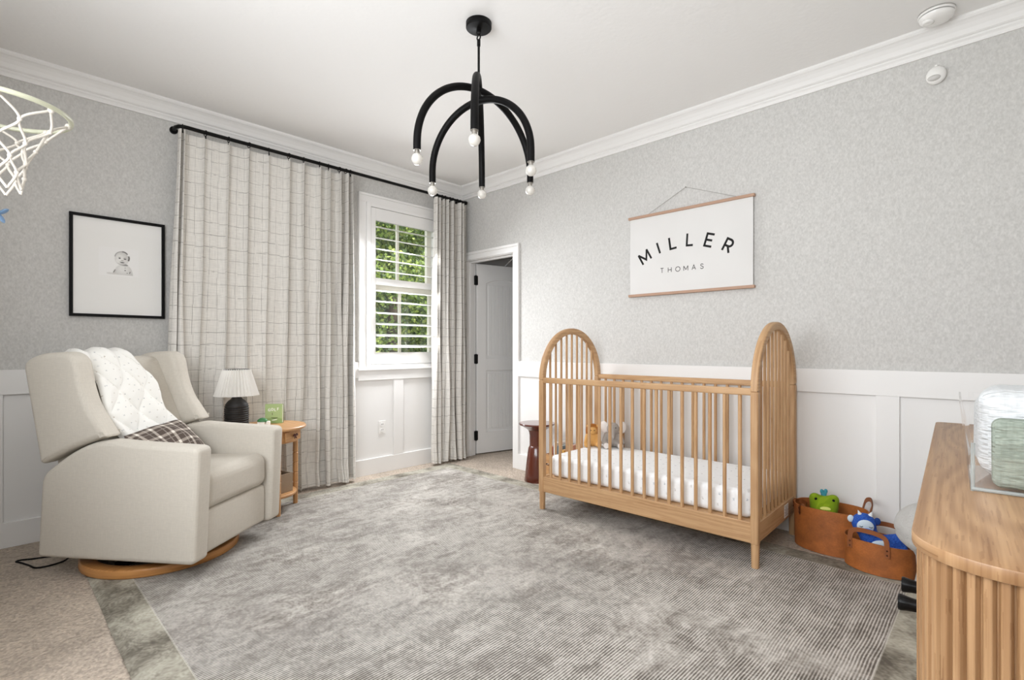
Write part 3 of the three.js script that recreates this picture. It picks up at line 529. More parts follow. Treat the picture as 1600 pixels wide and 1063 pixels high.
// ---------------------------------------------------------------- cot
const COT = { x: 2.42, z: 0.412, turn: 0.021 };
{
  const t = thing('baby_crib', 'light oak spindle crib with arched ends against the wall', 'crib', [COT.x, 0, COT.z], COT.turn);
  const L = 0.687, D = 0.36, PW = 0.043, PT = 0.038, sy = 0.895, O = M.oak;
  for (const e of [-1, 1]) {
    const x = e * L;
    for (const s of [-1, 1]) {
      mesh('post', uvBox(new RoundedBoxGeometry(PT, sy - 0.13, PW, 3, 0.009).translate(x, (sy + 0.13) / 2, s * (D - PW / 2)), 'y', 1), O, t);
      const lg = smooth(new THREE.CylinderGeometry(0.0205, 0.0185, s > 0 ? 0.135 - RUG : 0.135, 20), 0.9).translate(x, s > 0 ? (0.135 + RUG) / 2 : 0.0675, s * (D - PW / 2)); mesh('leg', uvBox(lg, 'y', 1), O, t);
    }
    const sh = new THREE.Shape(); sh.absarc(0, 0, D, 0, Math.PI, false); sh.lineTo(-D + PW, 0); sh.absarc(0, 0, D - PW, Math.PI, 0, true); sh.closePath();
    const g = extr(sh, PT, 0.009, 3, 40); g.translate(0, sy, -PT / 2); g.rotateY(Math.PI / 2); g.translate(x, 0, 0);
    mesh('arch', uvBox(g, 'z', 1), O, t);
    const rail = mesh('end_rail', uvBox(new RoundedBoxGeometry(0.026, 0.10, 2 * (D - PW) + 0.01, 2, 0.004).translate(x, 0.186, 0), 'z', 1), O, t);
    for (let k = 1; k <= 9; k++) {
      const z = -(D - PW) + k * 2 * (D - PW) / 10, top = sy + Math.sqrt(Math.max(0, (D - PW) ** 2 - z * z)) + 0.012;
      mesh('spindle', uvBox(smooth(new THREE.CylinderGeometry(0.0082, 0.0082, top - 0.23, 12), 0.9).translate(x, (top + 0.23) / 2, z), 'y', 1), O, t);
    }
    if (e > 0) { const st = mesh('sticker', box(x + 0.0131, 0.15, -0.195, x + 0.0138, 0.222, -0.115), std('#efeeea', 0.5), t); for (let k = 0; k < 7; k++) mesh('print_line', box(x + 0.0138, 0.212 - k * 0.0085, -0.188 + (k % 3) * 0.008, x + 0.0141, 0.2145 - k * 0.0085, -0.122 - (k % 2) * 0.014), std('#8f8d8a', 0.6), st); }
  }
  for (const s of [-1, 1]) {
    const z = s * (D - PW / 2);
    mesh('top_rail', uvBox(new RoundedBoxGeometry(2 * L - PT + 0.01, 0.036, 0.032, 3, 0.007).translate(0, 0.892, z), 'x', 1), O, t);
    mesh('bottom_rail', uvBox(new RoundedBoxGeometry(2 * L - PT + 0.01, 0.104, 0.026, 2, 0.004).translate(0, 0.186, z), 'x', 1), O, t);
    for (let k = 0; k < 17; k++) mesh('spindle', uvBox(smooth(new THREE.CylinderGeometry(0.0098, 0.0098, 0.655, 12), 0.9).translate(lerp(-0.613, 0.613, k / 16), 0.5555, z), 'y', 1), O, t);
  }
  mesh('mattress_support', uvBox(new THREE.BoxGeometry(2 * L - PT - 0.02, 0.014, 2 * D - 2 * PW - 0.0).translate(0, 0.228, 0), 'x', 1), O, t);
  // mattress in a printed fitted sheet
  const pr = tex(1024, 512, (u, v) => { const f = 1 + (fbm(u, v, 128, 64, 2, 151) - 0.5) * 0.03; return [247 * f, 248 * f, 248 * f]; });
  { // scattered tiny print
    const d = pr.image.data, W = 1024, H = 512; let s3 = 5; const r3 = () => { s3 = (Math.imul(s3, 1664525) + 1013904223) >>> 0; return s3 / 4294967296; };
    for (let gy = 0; gy < 6; gy++) for (let gx = 0; gx < 12; gx++) {
      const cx = (gx + 0.5 + (gy % 2) * 0.5 + (r3() - 0.5) * 0.4) * W / 12, cy = (gy + 0.5 + (r3() - 0.5) * 0.4) * H / 6, kind = r3(), col = kind < 0.4 ? [120, 134, 148] : kind < 0.75 ? [168, 160, 150] : [96, 104, 112];
      for (let a = 0; a < 26; a++) { const px = Math.round(cx + (r3() - 0.5) * 16), py = Math.round(cy + (r3() - 0.5) * 10); for (let q = 0; q < 2; q++) { const k = ((((py % H) + H) % H) * W + (((px + q) % W) + W) % W) * 4; d[k] = col[0]; d[k + 1] = col[1]; d[k + 2] = col[2]; } }
    }
  }
  const m = mesh('crib_mattress', uvBox(new RoundedBoxGeometry(1.31, 0.145, 0.60, 5, 0.035), 'x'), std('#ffffff', 0.92, { map: pr }), scene, [COT.x, 0.235 + 0.0725, COT.z], [0, COT.turn, 0]);
  pr.repeat.set(1 / 0.9, 1 / 0.45);
  tag(m, 'white crib mattress in a finely printed fitted sheet', 'mattress');
}

// ---------------------------------------------------------------- glider armchair
const ARM = { x: 0.731, z: 2.735, turn: Math.PI / 2 + THREE.MathUtils.degToRad(38) };
{
  // local: +z forward, -x towards the camera side
  const t = thing('glider_armchair', 'cream wingback swivel glider armchair on a round wooden base', 'armchair', [ARM.x, 0, ARM.z], ARM.turn);
  const side = (pts, depth, bevel, x) => { // profile (z, y) extruded along x
    const g = extr(roundShape(pts), depth, bevel, 6, 10); g.rotateY(-Math.PI / 2); g.translate(x + depth / 2, 0, 0); return uvBox(smooth(mergeVertices(g), 0.9), 'y'); };
  const armP = [[-0.362, 0.105, 0.03], [-0.338, 0.50, 0.05], [-0.185, 0.612, 0.10], [-0.04, 0.676, 0.10], [0.13, 0.662, 0.2], [0.475, 0.648, 0.035], [0.452, 0.112, 0.03], [0.43, 0.098, 0.02]];
  for (const s of [-1, 1]) mesh('arm', side(armP, 0.105, 0.024, s * 0.3075), M.linen, t);
  const wingP = [[-0.445, 1.045, 0.05], [-0.36, 1.086, 0.06], [-0.20, 1.096, 0.05], [-0.150, 1.06, 0.04], [-0.130, 0.94, 0.12], [-0.095, 0.84, 0.10], [0.012, 0.688, 0.02], [-0.035, 0.682, 0.05], [-0.20, 0.622, 0.08], [-0.348, 0.545, 0.03]];
  for (const s of [-1, 1]) mesh('wing', side(wingP, 0.098, 0.030, s * 0.3115), M.linen, t);
  mesh('backrest', side([[-0.43, 1.03, 0.05], [-0.36, 1.068, 0.05], [-0.275, 1.062, 0.05], [-0.06, 0.56, 0.06], [-0.05, 0.40, 0.03], [-0.33, 0.40, 0.03]], 0.545, 0.02, 0), M.linen, t);
  mesh('seat_back_shell', side([[-0.345, 0.13, 0.03], [-0.335, 0.52, 0.03], [-0.20, 0.52, 0.03], [-0.20, 0.13, 0.02]], 0.52, 0.01, 0), M.linen, t);
  // seat cushion with a soft crown and rolled nose
  const seatG = mergeVertices(uvBox(new RoundedBoxGeometry(0.512, 0.175, 0.62, 8, 0.055), 'z').deleteAttribute('uv').deleteAttribute('normal'), 1e-5);
  { const p = seatG.attributes.position; for (let i = 0; i < p.count; i++) { const x = p.getX(i), y = p.getY(i), z = p.getZ(i); if (y > 0) p.setY(i, y + 0.022 * (1 - (x / 0.256) ** 2) * (1 - (z / 0.33) ** 4) + 0.012 * z / 0.31); if (z > 0.2) p.setZ(i, z + 0.012 * (1 - (x / 0.256) ** 2)); } }
  seatG.computeVertexNormals(); mesh('seat_cushion', uvBox(smooth(seatG, 0.9), 'z'), M.linen, t, [0, 0.405, 0.128]);
  const fpG = mergeVertices(uvBox(new RoundedBoxGeometry(0.508, 0.215, 0.09, 5, 0.026), 'y').deleteAttribute('uv').deleteAttribute('normal'), 1e-5);
  { const p = fpG.attributes.position; for (let i = 0; i < p.count; i++) { const x = p.getX(i), y = p.getY(i), z = p.getZ(i); if (z > 0.02) p.setZ(i, z + 0.006 * Math.cos(x * 9) + 0.004 * Math.exp(-(((x - 0.02) / 0.02) ** 2 + ((y - 0.0) / 0.05) ** 2)) - 0.006 * Math.exp(-(((x - 0.05) / 0.015) ** 2 + (y / 0.05) ** 2))); } }
  fpG.computeVertexNormals(); mesh('footrest_panel', uvBox(smooth(fpG, 0.9), 'y'), M.linen, t, [0, 0.213, 0.385]);
  mesh('underframe', box(-0.25, 0.10, -0.32, 0.25, 0.30, 0.33), M.black, t);
  // ring base
  const ring = new THREE.Shape(); ring.absarc(0, 0, 0.357, 0, Math.PI * 2, false); const hole = new THREE.Path(); hole.absarc(0, 0, 0.288, 0, Math.PI * 2, true); ring.holes.push(hole);
  const rg = extr(ring, 0.043, 0.008, 3, 48); rg.rotateX(-Math.PI / 2); mesh('base_ring', uvBox(smooth(rg, 0.7), 'x'), M.baseOak, t, [0, 0.014, 0]);
  mesh('swivel_mechanism', mergeGeometries([box(-0.27, 0.045, -0.035, 0.27, 0.06, 0.035), box(-0.035, 0.045, -0.27, 0.035, 0.06, 0.27), new THREE.CylinderGeometry(0.09, 0.11, 0.05, 24).toNonIndexed().translate(0, 0.08, 0)]), M.blackMetal, t);
  // power cord trailing on the carpet behind it
  const cord = mesh('power_cord', tube([V(0.56, 0.05, 3.10), V(0.50, 0.006, 3.13), V(0.52, 0.006, 3.20), V(0.50, 0.005, 3.235), V(0.44, 0.005, 3.255), V(0.36, 0.005, 3.285), V(0.325, 0.005, 3.30), V(0.32, 0.006, 3.285), V(0.34, 0.005, 3.24), V(0.40, 0.02, 3.10), V(0.45, 0.11, 3.02)], 0.0042, 120, 8), M.black);
  tag(cord, 'thin black cord looping on the carpet behind the armchair', 'cord');
}
const chairPoint = (s, tt, y) => { // s towards camera side, tt forward
  const th = THREE.MathUtils.degToRad(38); return [ARM.x + tt * Math.cos(th) + s * Math.sin(th), y, ARM.z - tt * Math.sin(th) + s * Math.cos(th)]; };

// quilt over the back of the armchair
{
  const rows = [ // along: [t, y, sNear, sFar]
    [-0.452, 0.82, 0.17, -0.02], [-0.45, 0.95, 0.175, -0.02], [-0.444, 1.015, 0.185, -0.02], [-0.41, 1.054, 0.20, -0.02], [-0.34, 1.070, 0.225, -0.03], [-0.268, 1.062, 0.246, -0.052], [-0.226, 1.005, 0.240, -0.090], [-0.185, 0.93, 0.228, -0.112], [-0.135, 0.81, 0.236, -0.125], [-0.085, 0.70, 0.238, -0.148], [-0.050, 0.635, 0.222, -0.172], [-0.03, 0.60, 0.205, -0.185],
  ];
  const len = [0]; for (let i = 1; i < rows.length; i++) len.push(len[i - 1] + Math.hypot(rows[i][0] - rows[i - 1][0], rows[i][1] - rows[i - 1][1]));
  const T = len[len.length - 1];
  const at = (v) => { const l = v * T; let i = 1; while (i < rows.length - 1 && len[i] < l) i++; const f = (l - len[i - 1]) / (len[i] - len[i - 1]); const P0 = rows[Math.max(0, i - 2)], P1 = rows[i - 1], P2 = rows[i], P3 = rows[Math.min(rows.length - 1, i + 1)]; return P1.map((_, k) => 0.5 * (2 * P1[k] + (P2[k] - P0[k]) * f + (2 * P0[k] - 5 * P1[k] + 4 * P2[k] - P3[k]) * f * f + (3 * P1[k] - P0[k] - 3 * P2[k] + P3[k]) * f * f * f)); };
  const Wd = 0.35, G = 0.15;
  const layer = (off, puffSign) => (u, v) => {
    const r = at(v), a = at(Math.max(0, v - 0.01)), b = at(Math.min(1, v + 0.01)), tx = b[0] - a[0], ty = b[1] - a[1], tl = Math.hypot(tx, ty), nx = -ty / tl, ny = tx / tl;
    const X = (u - 0.5) * Wd, Y = v * T, q1 = Math.abs(Math.sin(Math.PI * (X * 0.9 + Y * 0.62) / G)), q2 = Math.abs(Math.sin(Math.PI * (X * 0.9 - Y * 0.62) / G));
    const e = Math.min(u, 1 - u) * Wd, ev = (1 - v) * T, edge = clamp(Math.min(e, ev) / 0.018);
    const puff = 0.025 * Math.pow(q1 * q2, 0.55) + 0.002 * Math.sin(X * 70 + Y * 45) * Math.sin(Y * 60);
    const wrinkle = 0.006 * Math.sin(u * 7 + v * 9) + 0.004 * Math.sin(u * 15 - v * 22);
    const o = off * Math.sqrt(edge) + (puffSign ? puff * Math.sqrt(edge) : 0) + 0.010 + wrinkle * 0.6;
    return chairPoint(lerp(r[2], r[3], u) + 0.006 * Math.sin(v * 18), r[0] - nx * o * -1 * -1 * -1, r[1] - ny * o * -1 * -1 * -1);
  };
  const top = grid(90, 170, layer(0.012, true), (u, v) => [u * Wd, v * T]), bottom = grid(90, 170, layer(-0.002, false), (u, v) => [u * Wd, v * T]);
  const gt = mergeGeometries([top, bottom]);
  const pr = tex(512, 512, () => [241, 239, 233], true, 1 / 0.24, 1 / 0.24);
  { const d = pr.image.data, W = 512; let s3 = 77; const r3 = () => { s3 = (Math.imul(s3, 1664525) + 1013904223) >>> 0; return s3 / 4294967296; };
    for (let gy = 0; gy < 6; gy++) for (let gx = 0; gx < 6; gx++) { const cx = (gx + 0.5 + (gy % 2) * 0.5 + (r3() - 0.5) * 0.4) * W / 6, cy = (gy + 0.5 + (r3() - 0.5) * 0.4) * W / 6, w = 5 + r3() * 5, col = r3() < 0.5 ? [150, 152, 156] : [178, 166, 148];
      for (let a = 0; a < 46; a++) { const px = Math.round(cx + (r3() - 0.5) * 2 * w), py = Math.round(cy + (r3() - 0.5) * 1.6 * w), k = ((((py % W) + W) % W) * W + (((px % W) + W) % W)) * 4; for (let c = 0; c < 3; c++) { d[k + c] = col[c]; d[(k + 4 + c) % d.length] = col[c]; } } } }
  const q = mesh('baby_quilt', gt, phys('#ffffff', 0.95, { map: pr, side: THREE.DoubleSide, sheen: 0.2, sheenColor: new THREE.Color('#ffffff') }));
  tag(q, 'white diamond-stitched quilt draped over the back of the armchair', 'quilt');
}
// plaid lumbar pillow
{
  const plaid = tex(512, 512, (u, v) => {
    const br = [88, 76, 68], li = [196, 186, 174], cr = [226, 219, 208];
    const b = (x, n, w) => { const f = (x * n) % 1; return Math.abs(f - 0.5) < w ? 1 : 0; };
    let k = 0.18 + 0.55 * (fbm(u, v, 120, 120, 2, 161) - 0.5);
    const h = b(u, 5, 0.10), g = b(v, 4, 0.12), h2 = b(u + 0.08, 5, 0.04), g2 = b(v + 0.1, 4, 0.03);
    let c = mixc(br, [64, 54, 48], clamp(k)); if (h) c = mixc(c, li, 0.72); if (g) c = mixc(c, li, 0.6); if (h && g) c = cr; if (h2 || g2) c = mixc(c, cr, 0.35);
    const w = 1 + 0.2 * (fbm(u, v, 200, 200, 1, 162) - 0.5); return c.map((x) => x * w);
  });
  const W = 0.405, H = 0.27;
  const half = (s) => grid(48, 30, (u, v) => {
    const a = u * 2 - 1, b = v * 2 - 1, pin = 1 - 0.06 * (a * a * b * b), x = a * W / 2 * (1 - 0.04 * (1 - b * b) * 1), y = b * H / 2 * (1 - 0.07 * (1 - a * a));
    const th = 0.062 * Math.pow(Math.max(0, (1 - a * a) * (1 - b * b)), 0.42) * (1 + 0.12 * Math.sin(a * 6 + b * 3));
    return [x * pin, y * pin, s * th];
  });
  const b = half(-1); b.setIndex([...b.index.array].reverse()); b.computeVertexNormals();
  const P = chairPoint(0.055, 0.075, 0.602);
  const m = mesh('lumbar_pillow', mergeGeometries([half(1), b]), std('#ffffff', 0.95, { map: plaid }), scene, P); m.rotation.order = 'YXZ'; m.rotation.set(-0.78, ARM.turn, 0.10);
  tag(m, 'brown and cream plaid lumbar pillow on the armchair seat', 'pillow');
}

// ---------------------------------------------------------------- side table, lamp, book, toy, basket
{
  const TX = 0.405, TZ = 2.085, TH = 0.585, t = thing('side_table', 'round oak side table with turned legs between armchair and curtain', 'table', [TX, 0, TZ]);
  const O = M.tableOak;
  mesh('tabletop', uvBox(smooth(lathe([[0, TH - 0.02], [0.244, TH - 0.02], [0.25, TH - 0.014], [0.25, TH - 0.006], [0.245, TH], [0, TH]], 64), 0.5), 'x'), O, t);
  for (const [a, rad] of [[-92, 0.2], [0, 0.2], [90, 0.2], [180, 0.17]]) {
    const x = Math.cos(a * Math.PI / 180) * rad, z = Math.sin(a * Math.PI / 180) * rad, r = 0.0165, y0 = RUG, prof = [[0, y0], [r * 0.92, y0]];
    for (const y of [0.165, 0.235, 0.305, 0.375]) prof.push([r * 1.06, y - 0.012], [r * 1.10, y - 0.006], [r * 0.82, y], [r * 1.10, y + 0.006], [r * 1.06, y + 0.012]);
    prof.push([r, 0.43], [r, TH - 0.02], [0, TH - 0.02]);
    mesh('leg', uvBox(smooth(lathe(prof, 20), 0.5).translate(x, 0, z), 'y', 1), O, t);
  }
  mesh('apron', uvBox(new THREE.CylinderGeometry(0.2, 0.2, 0.085, 48, 1, true).translate(0, TH - 0.0625, 0), 'x'), Object.assign(O.clone(), { side: THREE.DoubleSide }), t);
  // drawer front on the side facing the room
  const a0 = -0.62; // faces +x, -z
  const dr = mesh('drawer', uvBox(new RoundedBoxGeometry(0.012, 0.066, 0.17, 2, 0.003), 'z'), O, t, [Math.cos(a0) * 0.193, TH - 0.064, Math.sin(a0) * 0.193], [0, -a0, 0]);
  mesh('bow_knob', mergeGeometries([tube([V(0.02, 0, 0), V(0.022, 0.013, 0.014), V(0.022, 0.004, 0.024), V(0.02, 0, 0.004), V(0.022, 0.012, -0.014), V(0.022, 0.003, -0.024), V(0.02, 0, 0)], 0.0036, 40, 7), tube([V(0.02, 0, 0), V(0.022, -0.016, 0.012)], 0.0034, 6, 7), tube([V(0.02, 0, 0), V(0.022, -0.017, -0.01)], 0.0034, 6, 7), new THREE.CylinderGeometry(0.004, 0.004, 0.02, 8).rotateZ(Math.PI / 2).translate(0.01, 0, 0)]), std('#4a1712', 0.4), dr);
  mesh('shelf', uvBox(smooth(lathe([[0, 0.115], [0.185, 0.115], [0.19, 0.121], [0.19, 0.129], [0.185, 0.135], [0, 0.135]], 48), 0.5), 'x'), O, t);

  const L = thing('table_lamp', 'table lamp with ribbed black base and white pleated shade', 'lamp', [0.30, TH, 2.238]);
  const prof = [[0, 0], [0.072, 0], [0.0755, 0.006]];
  for (let k = 0; k < 9; k++) { const y = 0.012 + k * 0.0145, R = 0.0745 - Math.max(0, k - 7) * 0.002; prof.push([R - 0.0035, y], [R, y + 0.004], [R, y + 0.009], [R - 0.0035, y + 0.0125]); }
  prof.push([0.068, 0.15], [0.052, 0.172], [0.034, 0.186], [0.026, 0.2], [0.025, 0.212], [0.018, 0.216], [0, 0.216]);
  mesh('base', smooth(lathe(prof, 48), 0.6), std('#1d1a18', 0.62), L);
  mesh('neck', new THREE.CylinderGeometry(0.008, 0.012, 0.1, 14).translate(0, 0.26, 0), M.blackMetal, L);
  const pleats = 38, segs = pleats * 4, sh = grid(segs, 10, (u, v) => { const a = u * Math.PI * 2, w = Math.abs(((u * pleats) % 1) * 2 - 1) - 0.5, R = lerp(0.134, 0.082, v) + w * lerp(0.008, 0.005, v); return [Math.cos(a) * R, lerp(0.208, 0.386, v), -Math.sin(a) * R]; });
  mesh('shade', smooth(sh, 0.2), phys('#f2efe9', 0.95, { side: THREE.DoubleSide, transmission: 0.35, thickness: 0 }), L);
  mesh('shade_ring', mergeGeometries([new THREE.TorusGeometry(0.082, 0.002, 6, 40).rotateX(Math.PI / 2).translate(0, 0.383, 0), box(-0.08, 0.38, -0.002, 0.08, 0.383, 0.002)].map((g) => g.index ? g.toNonIndexed() : g)), M.blackMetal, L);

  // golf book
  const cv = document.createElement('canvas'); cv.width = 256; cv.height = 300; const c = cv.getContext('2d');
  c.fillStyle = '#a9bf83'; c.fillRect(0, 0, 256, 300); c.fillStyle = '#93ad6c'; c.beginPath(); c.ellipse(128, 300, 190, 90, 0, 0, 7); c.fill();
  c.fillStyle = '#f4f3ea'; c.font = 'bold 62px sans-serif'; c.textAlign = 'center'; [['G', 62, 112], ['O', 106, 104], ['L', 148, 110], ['F', 190, 98]].forEach(([s, x, y]) => c.fillText(s, x, y));
  c.strokeStyle = '#5d4a38'; c.lineWidth = 7; c.beginPath(); c.moveTo(108, 134); c.lineTo(108, 172); c.stroke(); c.fillStyle = '#6c7f4c'; c.beginPath(); c.ellipse(140, 208, 50, 24, 0, 0, Math.PI); c.fill(); c.fillStyle = '#dfe6cf'; c.beginPath(); c.ellipse(140, 248, 44, 10, -0.2, 0, 7); c.fill();
  const tx = new THREE.CanvasTexture(cv); tx.colorSpace = THREE.SRGBColorSpace; tx.magFilter = THREE.LinearFilter;
  const b = thing('golf_book', 'small pale green golf book standing on the side table', 'book', [0.32, TH, 2.0], 0.86);
  const pink = std('#8fa569', 0.6);
  mesh('cover', mergeGeometries([box(-0.058, 0, 0.010, 0.058, 0.132, 0.012), box(-0.058, 0, -0.012, 0.058, 0.132, -0.010), box(-0.058, 0, -0.012, -0.056, 0.132, 0.012)]), pink, b);
  mesh('pages', box(-0.056, 0.003, -0.010, 0.055, 0.129, 0.010), std('#ece8dc', 0.8), b);
  mesh('cover_print', new THREE.PlaneGeometry(0.116, 0.132).translate(0, 0.066, 0.0124), std('#ffffff', 0.55, { map: tx }), b);
  // toy golf green
  const g = thing('toy_cart', 'tiny white and green toy beside the golf book', 'toy', [0.43, TH, 2.115], 0.86);
  mesh('body', mergeGeometries([new RoundedBoxGeometry(0.05, 0.034, 0.04, 3, 0.006).translate(-0.008, 0.017, 0), new RoundedBoxGeometry(0.018, 0.036, 0.03, 3, 0.005).translate(0.034, 0.018, 0)]), std('#efece4', 0.5), g);
  mesh('roof', new THREE.SphereGeometry(0.034, 24, 10, 0, Math.PI * 2, 0, Math.PI / 2).scale(1, 0.72, 0.8).translate(-0.004, 0.033, 0), std('#3d7a48', 0.5), g);
  // woven basket on the low shelf
  const w = thing('wicker_basket', 'small woven basket on the shelf of the round side table', 'basket', [0.405 + 0.03, 0.1355, 2.085 - 0.03], 0.3);
  const wk = std('#ffffff', 0.9, { map: tex(128, 128, (u, v) => { const a = Math.sin(u * Math.PI * 32) * Math.sin(v * Math.PI * 32); return mixc([196, 176, 152], [146, 122, 98], 0.5 - 0.5 * a); }, true, 8, 8), bumpMap: tex(128, 128, (u, v) => 127 + 127 * Math.sin(u * Math.PI * 32) * Math.sin(v * Math.PI * 32), false, 8, 8), bumpScale: 0.003 });
  for (const [x0, x1, z0, z1] of [[-0.1, 0.1, 0.072, 0.08], [-0.1, 0.1, -0.08, -0.072], [-0.1, -0.092, -0.072, 0.072], [0.092, 0.1, -0.072, 0.072]]) mesh('side', box(x0, 0.004, z0, x1, 0.125, z1), wk, w);
  mesh('bottom', box(-0.1, 0, -0.08, 0.1, 0.006, 0.08), wk, w);
  mesh('contents', blob([ell(-0.03, 0.1, 0, 0.05, 0.036, 0.05), ell(0.04, 0.095, 0.01, 0.045, 0.036, 0.05)], [0, 0.1, 0], 0.12, 24), std('#3a302a', 0.9), w);
}

// ---------------------------------------------------------------- reddish pedestal stool, toys behind the cot
{
  const t = thing('pedestal_stool', 'glossy reddish brown pedestal stool beside the crib', 'stool', [1.195, 0, 0.198]);
  M.mahogany = phys('#5a2413', 0.22, { clearcoat: 0.7, clearcoatRoughness: 0.12 });
  mesh('seat', smooth(lathe([[0, 0.444], [0.03, 0.43], [0.075, 0.425], [0.095, 0.44], [0.135, 0.462], [0.150, 0.47], [0.153, 0.477], [0.149, 0.484], [0, 0.486]], 56), 0.5), M.mahogany, t);
  mesh('stem', smooth(lathe([[0, 0.0], [0.106, 0.0], [0.108, 0.006], [0.100, 0.06], [0.085, 0.19], [0.073, 0.275], [0.066, 0.288], [0.063, 0.292], [0.063, 0.38], [0.068, 0.41], [0.076, 0.426]], 48), 0.5), M.mahogany, t);
  // crate of picture books by the wall
  const c = thing('toy_crate', 'small honey wood crate of picture books behind the crib end', 'crate', [1.50, 0, 0.20], 0);
  for (const z of [-0.105, 0.105]) for (const y of [0.05, 0.14, 0.23]) mesh('slat', uvBox(new THREE.BoxGeometry(0.26, 0.07, 0.012).translate(0, y, z), 'x', 1), M.tableOak, c);
  for (const x of [-0.124, 0.124]) for (const y of [0.05, 0.14, 0.23]) mesh('slat', uvBox(new THREE.BoxGeometry(0.012, 0.07, 0.198).translate(x, y, 0), 'z', 1), M.tableOak, c);
  mesh('bottom', box(-0.118, 0.004, -0.099, 0.118, 0.016, 0.099), M.tableOak, c);
  const cols = [['#c8553f', 'coral red'], ['#e8e6e1', 'white'], ['#6f8a9a', 'slate blue'], ['#e0b05a', 'mustard'], ['#d9a38d', 'pale pink']];
  cols.forEach(([col, nm], i) => {
    const h = [0.31, 0.345, 0.325, 0.30, 0.335][i], b = thing('picture_book', nm + ' picture book standing in the wooden crate', 'book', [1.415 + i * 0.042, 0.0165, 0.20], 0, 'picture books in the crate');
    mesh('cover', mergeGeometries([box(-0.012, 0, -0.088, -0.010, h, 0.088), box(0.010, 0, -0.088, 0.012, h, 0.088), box(-0.012, 0, 0.086, 0.012, h, 0.088)]), std(col, 0.5), b);
    mesh('pages', box(-0.010, 0.003, -0.086, 0.010, h - 0.003, 0.085), std('#eee9dd', 0.8), b);
  });
}
{
  const Y = 0.3825, grey = std('#a49c95', 0.95), pale = std('#e6dfda', 0.95);
  const e = thing('elephant_plush', 'grey plush elephant with pale ears sitting on the mattress', 'plush toy', [1.93, Y, 0.185], 0.6);
  mesh('body', blob([ell(0, 0.058, 0, 0.052, 0.062, 0.05), ell(0, 0.135, 0.01, 0.046, 0.044, 0.044), cap([0, 0.13, 0.045], [0, 0.075, 0.075], 0.018, 0.010), cap([-0.035, 0.028, 0.02], [-0.05, 0.022, 0.085], 0.026, 0.022), cap([0.035, 0.028, 0.02], [0.05, 0.022, 0.085], 0.026, 0.022), cap([-0.05, 0.085, 0.01], [-0.068, 0.04, 0.05], 0.018, 0.016), cap([0.05, 0.085, 0.01], [0.068, 0.04, 0.05], 0.018, 0.016)], [0, 0.09, 0.02], 0.13, 44), grey, e);
  for (const s of [-1, 1]) { mesh('ear', new THREE.SphereGeometry(0.04, 20, 14).scale(0.9, 1.1, 0.25).rotateY(s * 0.5).translate(s * 0.066, 0.142, -0.002), pale, e); mesh('foot_pad', new THREE.SphereGeometry(0.019, 16, 12).scale(1, 1.15, 0.3).translate(s * 0.05, 0.023, 0.105), pale, e); mesh('eye', new THREE.SphereGeometry(0.004, 8, 6).translate(s * 0.018, 0.146, 0.052), M.black, e); }
  const tan = std('#d7a35f', 0.95), dark = std('#a96b2e', 0.95);
  const l = thing('lion_plush', 'tan plush lion with orange mane on the mattress corner', 'plush toy', [1.805, Y, 0.265], 0.6);
  mesh('body', blob([ell(0, 0.05, 0, 0.044, 0.054, 0.042), ell(0, 0.112, 0.012, 0.034, 0.032, 0.032), ell(0, 0.104, 0.042, 0.016, 0.012, 0.012), cap([-0.03, 0.022, 0.02], [-0.045, 0.018, 0.07], 0.02, 0.018), cap([0.03, 0.022, 0.02], [0.045, 0.018, 0.07], 0.02, 0.018), cap([-0.04, 0.075, 0.01], [-0.05, 0.03, 0.045], 0.015, 0.014), cap([0.04, 0.075, 0.01], [0.05, 0.03, 0.045], 0.015, 0.014)], [0, 0.07, 0.02], 0.11, 40), tan, l);
  mesh('mane', new THREE.TorusGeometry(0.036, 0.017, 12, 28).translate(0, 0.113, 0.0), dark, l);
  for (const s of [-1, 1]) { mesh('ear', new THREE.SphereGeometry(0.012, 12, 8).translate(s * 0.034, 0.148, 0.005), tan, l); mesh('eye', new THREE.SphereGeometry(0.0035, 8, 6).translate(s * 0.013, 0.12, 0.042), M.black, l); }
}

